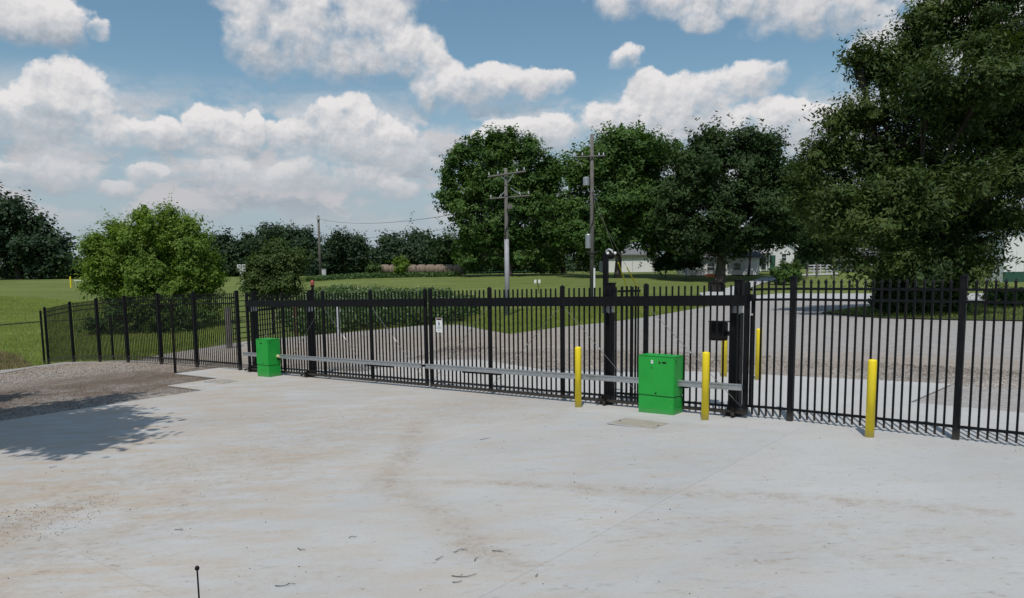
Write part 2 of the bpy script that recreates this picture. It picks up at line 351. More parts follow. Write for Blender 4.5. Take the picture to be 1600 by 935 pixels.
# ------------------------------------------------------------------ object helpers
def tag(o, label=None, cat=None, group=None, kind=None):
    if label: o['label'] = label
    if cat: o['category'] = cat
    if group: o['group'] = group
    if kind: o['kind'] = kind
    return o
def empty(name, loc, rz=0., label=None, cat=None, group=None):
    o = bpy.data.objects.new(name, None); COL.objects.link(o); o.location = loc; o.rotation_euler = (0, 0, rz); o.empty_display_size = .2
    return tag(o, label, cat, group)
class MB:
    def __init__(s): s.v = []; s.f = []
    def box(s, c, size, rz=0., taper=1.0):
        x, y, z = (q/2 for q in size); i = len(s.v); ca, sa = math.cos(rz), math.sin(rz)
        for dz in (-1, 1):
            k = taper if dz > 0 else 1
            for dx, dy in ((-1, -1), (1, -1), (1, 1), (-1, 1)):
                X, Y = dx*x*k, dy*y*k
                s.v.append((c[0]+X*ca-Y*sa, c[1]+X*sa+Y*ca, c[2]+dz*z))
        s.f += [(i, i+3, i+2, i+1), (i+4, i+5, i+6, i+7), (i, i+1, i+5, i+4), (i+1, i+2, i+6, i+5), (i+2, i+3, i+7, i+6), (i+3, i, i+4, i+7)]
        return s
    def hexa(s, p):
        i = len(s.v); s.v += [tuple(q) for q in p]
        s.f += [(i, i+3, i+2, i+1), (i+4, i+5, i+6, i+7), (i, i+1, i+5, i+4), (i+1, i+2, i+6, i+5), (i+2, i+3, i+7, i+6), (i+3, i, i+4, i+7)]; return s
    def tube(s, pts, radii, n=8, cap=True):
        pts = [Vector(p) for p in pts]
        if not hasattr(radii, '__len__'): radii = [radii]*len(pts)
        ref = None; rings = []
        for k, p in enumerate(pts):
            d = (pts[min(k+1, len(pts)-1)]-pts[max(k-1, 0)]).normalized()
            if ref is None: ref = Vector((1, 0, 0)) if abs(d.x) < .8 else Vector((0, 1, 0))
            a = (ref-d*ref.dot(d)).normalized(); b = d.cross(a); ref = a
            i = len(s.v); rings.append(i)
            for j in range(n):
                q = p+(a*math.cos(2*math.pi*j/n)+b*math.sin(2*math.pi*j/n))*radii[k]; s.v.append(tuple(q))
        for r0, r1 in zip(rings, rings[1:]):
            for j in range(n): s.f.append((r0+j, r0+(j+1) % n, r1+(j+1) % n, r1+j))
        if cap:
            s.f.append(tuple(rings[0]+j for j in reversed(range(n)))); s.f.append(tuple(rings[-1]+j for j in range(n)))
        return s
    def lathe(s, c, prof, n=16):
        return s.tube([(c[0], c[1], c[2]+z) for r, z in prof], [r for r, z in prof], n)
    def mesh(s, name, mat, bevel=0, smooth=False):
        me = bpy.data.meshes.new(name); me.from_pydata(s.v, [], s.f)
        if bevel:
            bm = bmesh.new(); bm.from_mesh(me); bmesh.ops.bevel(bm, geom=bm.edges[:], offset=bevel, segments=2, affect='EDGES', clamp_overlap=True); bm.to_mesh(me); bm.free()
        me.materials.append(mat)
        if smooth: me.polygons.foreach_set('use_smooth', [True]*len(me.polygons)); me.update()
        return me
    def build(s, name, mat, parent=None, bevel=0, smooth=False, loc=None):
        return link(name, s.mesh(name, mat, bevel, smooth), parent, loc)
def link(name, me, parent=None, loc=None):
    o = bpy.data.objects.new(name, me); COL.objects.link(o)
    if parent: o.parent = parent
    if loc is not None: o.location = loc
    return o
def copy_tree(o, parent=None):
    c = o.copy(); COL.objects.link(c); c.parent = parent
    for ch in [q for q in bpy.data.objects if q.parent == o]: copy_tree(ch, c)
    return c
def np_mesh(name, V, nper, mat, smooth=False):
    """V: (nfaces*nper,3) loose polygons"""
    V = np.asarray(V, np.float32).reshape(-1, 3); nv = len(V); nf = nv//nper
    me = bpy.data.meshes.new(name); me.vertices.add(nv); me.vertices.foreach_set('co', V.ravel())
    me.loops.add(nv); me.loops.foreach_set('vertex_index', np.arange(nv, dtype=np.int32))
    me.polygons.add(nf); me.polygons.foreach_set('loop_start', np.arange(0, nv, nper, dtype=np.int32))
    me.update(calc_edges=True); me.materials.append(mat); return me
# ------------------------------------------------------------------ ground sheets
def line(vals): return np.array(sorted(set(vals)))
fx = line(list(np.arange(-80, 80.1, 2.0))); fy = line(list(np.arange(-20, 130.1, 2.0)))
gx = line(list(fx)+[-3000, -1500, -800, -500, -350, -250, -180, -140, -110, -95, 95, 110, 140, 180, 250, 350, 500, 800, 1500, 3000])
gy = line(list(fy)+[-600, -200, -80, -40, 135, 140, 150, 160, 180, 200, 240, 300, 360, 450, 700, 1200, 2000, 3500])
def grid_sheet(name, xs, ys, mat, dz, keep=None):
    X, Y = np.meshgrid(xs, ys); Z = g(X, Y)+dz
    me = bpy.data.meshes.new(name); nx, ny = len(xs), len(ys)
    v = np.stack([X, Y, Z], -1).reshape(-1, 3)
    f = [(j*nx+i, j*nx+i+1, (j+1)*nx+i+1, (j+1)*nx+i) for j in range(ny-1) for i in range(nx-1)]
    me.from_pydata(v.tolist(), [], f); me.materials.append(mat)
    me.polygons.foreach_set('use_smooth', [True]*len(f)); me.update()
    return link(name, me)
tag(grid_sheet('grass_field', gx, gy, M['grass'], -.09), kind='structure')
def clip_poly(poly, a, b, c):   # keep a*x+b*y<=c
    out = []
    for i in range(len(poly)):
        p, q = poly[i], poly[(i+1) % len(poly)]
        dp, dq = a*p[0]+b*p[1]-c, a*q[0]+b*q[1]-c
        if dp <= 0: out.append(p)
        if dp*dq < 0:
            t = dp/(dp-dq); out.append((p[0]+(q[0]-p[0])*t, p[1]+(q[1]-p[1])*t))
    return out
def sheet(name, poly, mat, dz, xs, ys, zf=None, thick=0., parent=None, attr=None, xf=None):
    """polygon -> cut on grid lines -> draped on the ground"""
    bm = bmesh.new(); vs = [bm.verts.new((p[0], p[1], 0)) for p in poly]
    try: bm.faces.new(vs)
    except Exception: bm.free(); return None
    bmesh.ops.triangulate(bm, faces=bm.faces[:])
    x0, x1 = min(p[0] for p in poly), max(p[0] for p in poly); y0, y1 = min(p[1] for p in poly), max(p[1] for p in poly)
    for x in xs:
        if x0 < x < x1: bmesh.ops.bisect_plane(bm, geom=bm.verts[:]+bm.edges[:]+bm.faces[:], plane_co=(x, 0, 0), plane_no=(1, 0, 0), dist=1e-5)
    for y in ys:
        if y0 < y < y1: bmesh.ops.bisect_plane(bm, geom=bm.verts[:]+bm.edges[:]+bm.faces[:], plane_co=(0, y, 0), plane_no=(0, 1, 0), dist=1e-5)
    bmesh.ops.recalc_face_normals(bm, faces=bm.faces[:])
    if sum(f.normal.z for f in bm.faces) < 0: bmesh.ops.reverse_faces(bm, faces=bm.faces[:])
    if xf:
        for v in bm.verts: v.co.x, v.co.y = xf(v.co.x, v.co.y)
    for v in bm.verts: v.co.z = G(v.co.x, v.co.y)+dz+(zf(v.co.x, v.co.y) if zf else 0)
    bm.normal_update()
    if bm.faces and sum(f.normal.z for f in bm.faces) < 0: bmesh.ops.reverse_faces(bm, faces=bm.faces[:])
    if thick:
        be = [e for e in bm.edges if e.is_boundary]
        r = bmesh.ops.extrude_edge_only(bm, edges=be)
        for v in [q for q in r['geom'] if isinstance(q, bmesh.types.BMVert)]: v.co.z -= thick
    me = bpy.data.meshes.new(name); bm.to_mesh(me); bm.free(); me.materials.append(mat)
    if attr: attr(me)
    return link(name, me, parent)
def P2(px, py): p = hit(px, py); return (p[0], p[1])
# ---- gravel
def near_poly(X, Y, pts, r):
    d = np.full(X.shape, 1e9)
    for a, b in zip(pts, pts[1:]):
        a = np.array(a); b = np.array(b); ab = b-a; t = np.clip(((X-a[0])*ab[0]+(Y-a[1])*ab[1])/max(1e-6, ab@ab), 0, 1)
        d = np.minimum(d, np.hypot(X-a[0]-t*ab[0], Y-a[1]-t*ab[1]))
    return np.exp(-(d/r)**2)
def gravel_attr(me):
    n = len(me.vertices); co = np.empty(n*3, np.float32); me.vertices.foreach_get('co', co); co = co.reshape(-1, 3)
    X, Y = co[:, 0], co[:, 1]
    soil = np.zeros(n)
    soil = np.maximum(soil, 1.3*near_poly(X, Y, [P2(-250, 650), P2(0, 625), P2(80, 610), P2(180, 600), P2(270, 592)], 3.4))
    soil = np.maximum(soil, 1.0*near_poly(X, Y, [P2(120, 592), P2(230, 588), P2(330, 577)], 1.0))
    soil = np.maximum(soil, .8*near_poly(X, Y, [P2(200, 582), P2(260, 580)], 1.1))
    tan = np.zeros(n)
    tan = np.maximum(tan, near_poly(X, Y, [P2(0, 590), P2(150, 572), P2(300, 565), P2(480, 545), P2(640, 530), P2(760, 530)], 6.5))
    tan = np.maximum(tan, .85*near_poly(X, Y, [P2(860, 560), P2(1100, 565), P2(1400, 565), P2(1700, 585)], 3.2))
    c = np.stack([np.clip(soil, 0, 1), np.clip(tan, 0, 1), 0*soil, 1+0*soil], -1)
    a = me.color_attributes.new('soil', 'FLOAT_COLOR', 'POINT'); a.data.foreach_set('color', c.astype(np.float32).ravel())
gp = [P2(-260, 600), P2(0, 577), P2(70, 569), P2(130, 564), P2(215, 562), P2(250, 553), P2(330, 541), P2(380, 533), P2(490, 523), P2(575, 516), P2(659, 508),
      P2(716, 507), P2(760, 515), P2(798, 521), P2(870, 511), P2(947, 503), P2(1010, 495), P2(1085, 482), P2(1140, 473), P2(1170, 466.5), P2(1400, 466), P2(1700, 468), P2(2100, 480),
      (75, -15), (-60, -15), (-60, 20)]
GXS = np.arange(-80, 80, 2.0); GYS = np.arange(-20, 130, 2.0)
GXF = np.concatenate([np.arange(-30, 14, 1.0), np.arange(14, 80, 2.0)]); GYF = np.concatenate([np.arange(-20, 10, 2.0), np.arange(10, 40, 1.0), np.arange(40, 130, 2.)])
o = sheet('gravel_yard', gp, M['gravel'], -.035, GXF, GYF, attr=gravel_attr); tag(o, kind='structure')
# ---- road, driveway, island, crop field
M['road'] = simple('pale_concrete_road', (.40, .40, .40), .9, 0, .1, .2, 1.0)
o = sheet('road', [P2(1128, 474), P2(1170, 468.5), P2(1400, 468), P2(1700, 468), P2(2200, 474), P2(2200, 460), P2(1700, 458), P2(1400, 458.5), P2(1215, 458.5), P2(1160, 463)], M['road'], -.015, GXS, GYS); tag(o, kind='structure')
o = sheet('driveway', [P2(1092, 458), P2(1188, 434.5), P2(1225, 429.5), P2(1310, 426), P2(1310, 428.8), P2(1236, 431.5), P2(1190, 443), P2(1165, 452), P2(1158, 465), P2(1120, 476)], M['road'], -.008, GXS, GYS); tag(o, kind='structure')
o = sheet('grass_island', [P2(1280, 489), P2(1340, 480), P2(1440, 472), P2(1700, 471), P2(2100, 480), P2(2000, 505), P2(1700, 503), P2(1500, 500), P2(1380, 497)], M['shadedgrass'], .012, GXS, GYS); tag(o, kind='structure')
o = sheet('crop_field', [(-140, 165), (-95, 160), (-20, 165), (20, 200), (10, 420), (-240, 420)], M['crop'], -.02, list(range(-240, 21, 20)), list(range(165, 420, 20)), zf=lambda x, y: .25); tag(o, kind='structure')
# ---- concrete paving: slabs between saw-cut joints
CP = [(14.2, -26), (14.2, -2.95), (16.1, -2.95), (16.1, -1.42), (18.65, -1.42), (18.65, .25), (17.8, .3), (15.5, 1.15), (13.0, 1.25), (13.6, 4.0), (11.7, 5.0), (8, 3.8), (6.2, 4.1),
      (4.8, 5.0), (2.5, 5.5), (.6, 5.9), (-1.4, 6.3), (-1.2, 3.2), (-4, 3.1), (-32, 3.1), (-32, -26)]
pav = empty('concrete_pavement', (0, 0, 0)); tag(pav, kind='structure')
STAINS = [([(650, 660), (640, 700), (610, 742), (598, 758)], .22, .8), ([(598, 758), (680, 795), (750, 850), (800, 890)], .15, .8),
  ([(630, 755), (720, 752), (830, 758), (960, 765), (1080, 775)], .11, .8), ([(1080, 772), (1200, 775), (1350, 787), (1560, 800)], .14, .8),
  ([(-40, 840), (50, 812), (120, 788)], .40, 1.3), ([(0, 780), (300, 735), (600, 655), (760, 632)], 1.3, .50), ([(0, 900), (250, 800), (500, 700)], .9, .42),
  ([(300, 660), (420, 655), (560, 650)], .9, .35), ([(730, 850), (790, 875)], .22, .8), ([(1000, 830), (1300, 825), (1600, 850)], .35, .35), ([(500, 900), (300, 935)], .5, .3),
  ([(1000, 670), (1060, 668)], .3, .3), ([(700, 655), (860, 650)], .3, .35), ([(640, 640), (560, 640)], .4, .5), ([(1150, 870), (1250, 865), (1500, 875)], .3, .35)]
STW = [([P2(*p) for p in pl], w, s) for pl, w, s in STAINS]
SLABRNG = random.Random(3)
def slab_attr(me):
    n = len(me.vertices); co = np.empty(n*3, np.float32); me.vertices.foreach_get('co', co); co = co.reshape(-1, 3); X, Y = co[:, 0], co[:, 1]
    d = np.zeros(n)
    for pl, w, s in STW: d = np.maximum(d, s*near_poly(X, Y, pl, w)) + .0
    d = np.clip(d, 0, 1.3)
    a = me.attributes.new('dirt', 'FLOAT', 'POINT'); a.data.foreach_set('value', d.astype(np.float32))
    a = me.attributes.new('slabtone', 'FLOAT', 'POINT'); a.data.foreach_set('value', np.full(n, 1+SLABRNG.uniform(-.035, .035), np.float32))
xf = lambda s, n: tuple(SN(s, n))
M['jointbed'] = simple('joint_filler', (.40, .39, .375), .95, 0, .1)
S0, N0, SZ, GAP = -.35, -.95, 4.55, .003
def infov(s, n):
    x, y = SN(s, n); return y > 1 and abs(x)/y < 1.1 and y < 32
for i in range(-8, 6):
    for j in range(-7, 3):
        s0, n0 = S0+i*SZ, N0+j*SZ; poly = CP
        for a, b, c in ((1, 0, s0+SZ-GAP/2), (-1, 0, -(s0+GAP/2)), (0, 1, n0+SZ-GAP/2), (0, -1, -(n0+GAP/2))):
            poly = clip_poly(poly, a, b, c)
            if len(poly) < 3: break
        if len(poly) < 3: continue
        if min(p[0] for p in poly) > -14 and max(p[0] for p in poly) > -9: sheet('joint_filler', [(p[0]+(.004 if p[0] > s0+SZ*.5 else -.004)*0, p[1]) for p in poly], M['jointbed'], -.0, [], [], parent=pav, xf=xf) if False else None
        st = .22 if any(infov(s0+SZ*u, n0+SZ*v) for u in (0, .5, 1) for v in (0, .5, 1)) else 2.0
        sheet('slab', poly, M['concrete'], 0, np.arange(s0+st, s0+SZ, st), np.arange(n0+st, n0+SZ, st), thick=.02, parent=pav, attr=slab_attr, xf=xf)
        fl = [((p[0]-s0-SZ/2)*.9995*1.0012+s0+SZ/2, (p[1]-n0-SZ/2)*.9995*1.0012+n0+SZ/2) for p in poly]
        sheet('joint_filler', fl, M['jointbed'], -.012-.0006*((i+j) % 2), np.arange(s0+1, s0+SZ, 1.), np.arange(n0+1, n0+SZ, 1.), parent=pav, xf=xf)
M['jointbed'] = simple('joint_filler', (.30, .29, .275), .95, 0, .1)
# ------------------------------------------------------------------ fence hardware
def rot(v): return v
SLP = -.027*.774    # fall of the ground per metre along the line (near part)
def picket_mesh(h0, h1, w, finial, name='picket'):
    mb = MB(); mb.box((0, 0, (h0+h1)/2), (w, w, h1-h0))
    if finial: mb.box((0, 0, h1+.012), (w*1.45, w*1.45, .024)); mb.box((0, 0, h1+.045), (w*1.2, w*1.2, .042), taper=.15)
    return mb.mesh(name, M['black'])
def fence(name, label, posts, npan, post_h=2.46, finial=True, n=0., pw=.03, spacing=.122, skip=()):
    """posts: list of s positions; pieces in a local frame whose x runs along the line"""
    s0 = posts[0]; p0 = SN(s0, n); z0 = lg(s0, n)
    root = empty(name, (p0[0], p0[1], z0), TH, label, 'fence')
    pm = MB().box((0, 0, post_h/2-.1), (.095, .095, post_h+.2)).box((0, 0, post_h+.012), (.112, .112, .024)).box((0, 0, post_h+.035), (.09, .09, .022), taper=.3).mesh('post', M['black'], bevel=.004)
    pk = picket_mesh(.05, 2.38, pw, finial)
    for k, s in enumerate(posts):
        if k not in skip: link('post', pm, root, (s-s0, 0, lg(s, n)-z0))
    for a, b in zip(posts, posts[1:]):
        za, zb = lg(a, n)-z0, lg(b, n)-z0; xa, xb = a-s0, b-s0; sg = 1 if xb > xa else -1
        for h in (.20, 2.10, 2.28):
            mb = MB(); e = .045*sg; hh = .02; y = .022
            mb.hexa([(xa+e, -y, za+h-hh), (xb-e, -y, zb+h-hh), (xb-e, y, zb+h-hh), (xa+e, y, za+h-hh), (xa+e, -y, za+h+hh), (xb-e, -y, zb+h+hh), (xb-e, y, zb+h+hh), (xa+e, y, za+h+hh)])
            mb.build('rail', M['black'], root)
        m = max(1, round((abs(b-a)-.095)/spacing)-1) if spacing else 0
        for k in range(1, m+1):
            f = (k)/(m+1); f = (.0475+f*(abs(b-a)-.095))/abs(b-a)
            q_ = link('picket', pk, root, (xa+(xb-xa)*f+random.uniform(-.002, .002), random.uniform(-.0015, .0015), za+(zb-za)*f+random.uniform(-.004, .004))); q_.rotation_euler = (random.uniform(-.0012, .0012), random.uniform(-.0015, .0015), random.uniform(-.03, .03))
    return root
# right fence: from the gate end past the picture's right edge
sR = [s_at(1237, 560), s_at(1500, 560)]
step = sR[0]-sR[1]
right_posts = [.86, sR[0], sR[1], sR[1]-step, sR[1]-2*step]
fence('steel_picket_fence', 'black steel picket fence with pointed finials right of the sliding gates', right_posts, 20, skip=(0,))
lx = [(374, 579), (309, 573), (250, 567), (199, 565), (154, 561), (114, 563), (76, 568)]
left_posts = [s_at(372.5, 520), s_at(305, 518), s_at(249, 515), s_at(197, 515), s_at(153, 515), s_at(112, 518), s_at(73, 528)]
print('LEFT', left_posts, 'RIGHT', right_posts)
fence('steel_picket_fence', 'black steel picket fence left of the gates, stepping down beside the grass bank', left_posts, 20, pw=.021)
# ------------------------------------------------------------------ sliding gates
def gate(label, pxs, ny, truss, bars, flip):
    ss = [s_at(px, 540, ny) for px in pxs]            # uprights, near end first (small s) -> far end
    s0 = ss[0]; p0 = SN(s0, ny); z0 = lg(s0, ny)
    root = empty('sliding_gate', (p0[0], p0[1], z0), TH, label, 'gate')
    z = lambda s: lg(s, ny)-z0
    L = ss[-1]-s0
    def beam(nm, ha, hb, th, a=0., b=None, y=0., mat='black', bev=.004):
        b = L if b is None else b
        za, zb = z(s0+a), z(s0+b)
        return MB().hexa([(a, y-th/2, za+ha), (b, y-th/2, zb+ha), (b, y+th/2, zb+ha), (a, y+th/2, za+ha), (a, y-th/2, za+hb), (b, y-th/2, zb+hb), (b, y+th/2, zb+hb), (a, y+th/2, za+hb)]).build(nm, M[mat], root, bevel=bev)
    beam('track_beam', 2.00, 2.19, .11, -.02, L+.02)
    beam('bottom_rail', .065, .125, .05); beam('lower_rail', .175, .215, .035)
    um = MB().box((0, 0, 1.235), (.088, .062, 2.35)).box((0, 0, 2.42), (.07, .05, .03), taper=.5).mesh('upright', M['black'], bevel=.004)
    pk = MB().box((0, 0, 1.215), (.027, .027, 2.31)).mesh('picket', M['black'])
    for s in ss: link('upright', um, root, (s-s0, 0, z(s)))
    for a, b in zip(ss, ss[1:]):
        m = round((b-a-.09)/.128)-1
        for k in range(1, m+1):
            f = (.045+(b-a-.09)*k/(m+1))/(b-a); s = a+(b-a)*f
            link('picket', pk, root, (s-s0, 0, z(s)))
    for bi, d in truss:                                # bay index counted from the near end; d=+1 rises towards the far end
        a, b = ss[bi]+.06, ss[bi+1]-.06
        lo, hi = (a, b) if d > 0 else (b, a)
        MB().tube([(lo-s0, .024, z(lo)+.2), (hi-s0, .024, z(hi)+1.98)], .0055, 5).build('truss_cable', M['steelcable'], root)
        mid = lo+(hi-lo)*.55
        MB().tube([(lo+(hi-lo)*.52-s0, .024, z(mid)+.2+1.78*.52), (lo+(hi-lo)*.57-s0, .024, z(mid)+.2+1.78*.57)], .013, 6).build('turnbuckle', M['galv'], root)
    # drive rail on the yard side: local +y points to the camera
    r = beam('drive_rail', .52, .625, .035, -.02, L+.0, y=.20, mat='galv', bev=.003)
    beam('rail_lip', .612, .632, .06, -.02, L, y=.20, mat='galv', bev=.002)
    for s in ss: MB().box((0, .09, .57), (.05, .19, .05)).build('rail_bracket', M['black'], root, loc=(s-s0, 0, z(s)))
    for px0, px1 in bars:
        a, b = sorted((s_at(px0, 576, ny)-s0, s_at(px1, 576, ny)-s0)); beam('limit_bar', .47, .505, .04, a, b, y=.12)
    return root, ss
GN = -.12
gateR, ssR = gate('longer-looking black sliding gate nearest the camera, with the white warning sign at its far end', [1166, 1009, 879, 766, 674], GN, [(0, +1), (1, +1), (2, -1), (3, -1)], [(728, 788)], 0)
gateL, ssL = gate('black sliding gate farther left, passing behind the smaller green cabinet', [666, 581, 507, 444, 389], GN, [(0, +1), (1, +1), (2, -1), (3, -1)], [(578, 621)], 0)
print('GATE', ssR, ssL)
# roller support posts, each carrying trucks above and guides below
def support(px, label, n=.10, guide=1):
    s = s_at(px, 560, n); p = SN(s, n); r = empty('roller_post', (p[0], p[1], lg(s, n)), TH, label, 'gate post', 'posts that carry the sliding gates')
    MB().box((0, 0, .89), (.165, .165, 1.94)).build('post', M['black'], r, bevel=.006)
    MB().box((0, 0, .012), (.30, .30, .025)).build('base_plate', M['black'], r)
    MB().box((0, -.0, 1.93), (.13, .15, .15)).box((.07, .05, 1.93), (.012, .2, .17)).box((-.07, .05, 1.93), (.012, .2, .17)).build('roller_bracket', M['galv'], r, bevel=.002)
    MB().box((-.02, -.02, 2.22), (.15, .14, .43)).box((-.02, -.02, 2.447), (.17, .16, .024)).build('truck_housing', M['black'], r, bevel=.005)
    MB().box((0, .17, .07), (.24, .20, .02)).box((-.08, .30, .09), (.05, .06, .14)).box((.08, .12, .10), (.05, .06, .16)).build('guide_bracket', M['blackrust'], r)
    for dx in (-.08, .08): MB().lathe((dx, .33, .04), [(.03, 0), (.035, .01), (.035, .05), (.03, .06)], 10).build('guide_roller', M['black'], r, smooth=False)
    MB().box((-.09, .06, 1.15), (.035, .04, .06)).box((-.09, .06, .62), (.035, .04, .06)).build('hinge_lug', M['black'], r)
    return r, s, p
support(1151, 'thick black gate post beside the right end of the near gate')
rp, sp_, pp = support(952, 'thick black gate post under the camera mast')
support(488, 'thick black gate post below the small red beacon')
support(400, 'thick black gate post behind the smaller green cabinet')
# camera mast
ms = s_at(946.5, 420, .24); mp_ = SN(ms, .24); mz = lg(ms, .24)
r = empty('camera_mast', (mp_[0], mp_[1], mz), TH, 'tall square black mast with a dome camera on its top above the near gate', 'camera mast')
MB().box((0, 0, 2.48), (.09, .09, 1.16)).box((0, -.07, 2.1), (.10, .08, .3)).build('mast', M['black'], r, bevel=.004)
MB().tube([(0, 0, 3.04), (-.02, 0, 3.10), (-.09, .02, 3.13), (-.17, .04, 3.10), (-.2, .05, 3.05)], [.02, .02, .02, .02, .02], 8).build('camera_arm', M['palegrey'], r, smooth=True)
h = MB().lathe((-.15, .04, 2.93), [(.035, 0), (.07, .03), (.085, .06), (.085, .10), (.05, .13)], 14).build('camera_housing', M['blackrust'], r, smooth=True)
MB().lathe((-.13, .13, 3.02), [(.01, 0), (.028, .01), (.028, .045), (.01, .055)], 10).build('camera_lens', M['white'], r, smooth=True)
MB().lathe((-.27, .08, 3.02), [(.01, 0), (.028, .01), (.028, .045), (.01, .055)], 10).build('camera_lens', M['white'], r, smooth=True)
MB().tube([(-.2, .05, 3.05), (-.28, .06, 3.07), (-.36, .05, 3.03), (-.33, .04, 2.97)], .008, 6).build('cable', M['black'], r)
# beacon on a thin pole over post 487
bs = s_at(485.5, 450, .10); bp_ = SN(bs, .16)
r = empty('beacon_light', (bp_[0], bp_[1], lg(bs, .16)), TH, 'small red beacon on a thin black pole above the far gate', 'beacon light')
MB().box((0, 0, 1.29), (.05, .05, 2.58)).build('pole', M['black'], r)
MB().lathe((0, 0, 2.58), [(.05, 0), (.055, .02), (.055, .10), (.03, .15), (.005, .16)], 12).build('lens', M['red'], r, smooth=True)
MB().lathe((0, 0, 2.54), [(.06, 0), (.06, .04)], 12).build('base', M['blackrust'], r)
# filler panel behind the near gate, and the strike post
fence('filler_fence_panel', 'narrow black picket panel standing behind the near gate next to the camera mast', [s_at(1003, 540, .22), s_at(962, 540, .22)], 8, n=.22, finial=False, spacing=.095, skip=(0, 1))
p = SN(s_at(1174, 550, -.05), -.05)
r = empty('strike_post', (p[0], p[1], lg(.9)), TH, 'thin black channel standing at the closing end of the near gate', 'gate post')
MB().box((0, 0, 1.02), (.045, .06, 1.62)).build('channel', M['black'], r, bevel=.003)
MB().box((0, .0, 2.14), (.09, .12, .12)).box((0, 0, 1.98), (.03, .03, .24)).build('catch_block', M['black'], r, bevel=.004)
MB().tube([(0, 0, 2.2), (-.02, .01, 2.42), (-.10, .03, 2.43), (-.16, .03, 2.40)], .006, 5).build('wire_hook', M['galv'], r)
# electric boxes behind the near gate
def ctl(name, px0, px1, py0, py1, n, depth, label, cat, arm):
    sa, sb = s_at(px1, (py0+py1)/2, n), s_at(px0, (py0+py1)/2, n); s = (sa+sb)/2; p = SN(s, n)
    Y = p[1]; d1 = at_y((px0+px1)/2, py0, Y)[2]; d2 = at_y((px0+px1)/2, py1, Y)[2]; zc = lg(s, n); w = sb-sa
    r = empty(name, (p[0], p[1], d2), TH, label, cat); hh = d1-d2
    MB().box((0, 0, hh/2), (w, depth, hh)).build('housing', M['blackrust'], r, bevel=.012)
    MB().box((0, depth/2+.008, hh/2), (w*.8, .016, hh*.8)).build('cover', M['black'], r, bevel=.004)
    MB().box((0, -.02, hh+.012), (w*1.08, depth*1.15, .024)).build('lid', M['black'], r, bevel=.004)
    if arm: MB().tube([(-w/2, 0, hh*.4), (-w/2-.12, 0, hh*.4)], .018, 8).box((-w/2-.02, 0, hh*.4), (.04, .07, .09)).build('mounting_arm', M['black'], r)
    return r
ctl('control_box', 1110, 1135, 504, 532, .28, .16, 'square black control box on a short arm behind the near gate', 'control box', True)
ctl('junction_box', 1108, 1131, 443, 456, .12, .12, 'flat black box just above the top beam of the near gate', 'junction box', False)
# warning sign on the near gate
s = s_at(689, 508, GN+.03); p = SN(s, GN-.03); zt = at_y(689, 497, p[1])[2]; zb = at_y(689, 519.5, p[1])[2]
r = empty('warning_sign', (p[0], p[1], zb), TH, 'small white warning sign with a black header on the gate pickets', 'sign'); hh = zt-zb; w = .21
MB().box((0, 0, hh/2), (w, .004, hh)).build('plate', M['white'], r)
MB().box((0, .004, hh*.90), (w*.80, .003, hh*.08)).build('header', M['black'], r)
MB().box((0, .004, hh*.965), (w*.9, .003, hh*.03)).build('header_edge', M['red'], r)
MB().lathe((0, 0, 0), [(.001, 0), (.03, .002), (.001, .004)], 10)
M['signblue'] = simple('sign_pictogram', (.10, .16, .24), .6); M['signgrey'] = simple('sign_print', (.35, .38, .42), .6)
MB().hexa([(-.035, .003, hh*.50), (.03, .003, hh*.50), (.03, .006, hh*.50), (-.035, .006, hh*.50), (-.01, .003, hh*.72), (.02, .003, hh*.76), (.02, .006, hh*.76), (-.01, .006, hh*.72)]).build('pictogram', M['signblue'], r)
for k, (a, b) in enumerate(((.40, .7), (.33, .6), (.27, .65), (.15, .45))): MB().box((0, .004, hh*a), (w*b, .003, hh*.025)).build('print_line', M['signgrey'], r)
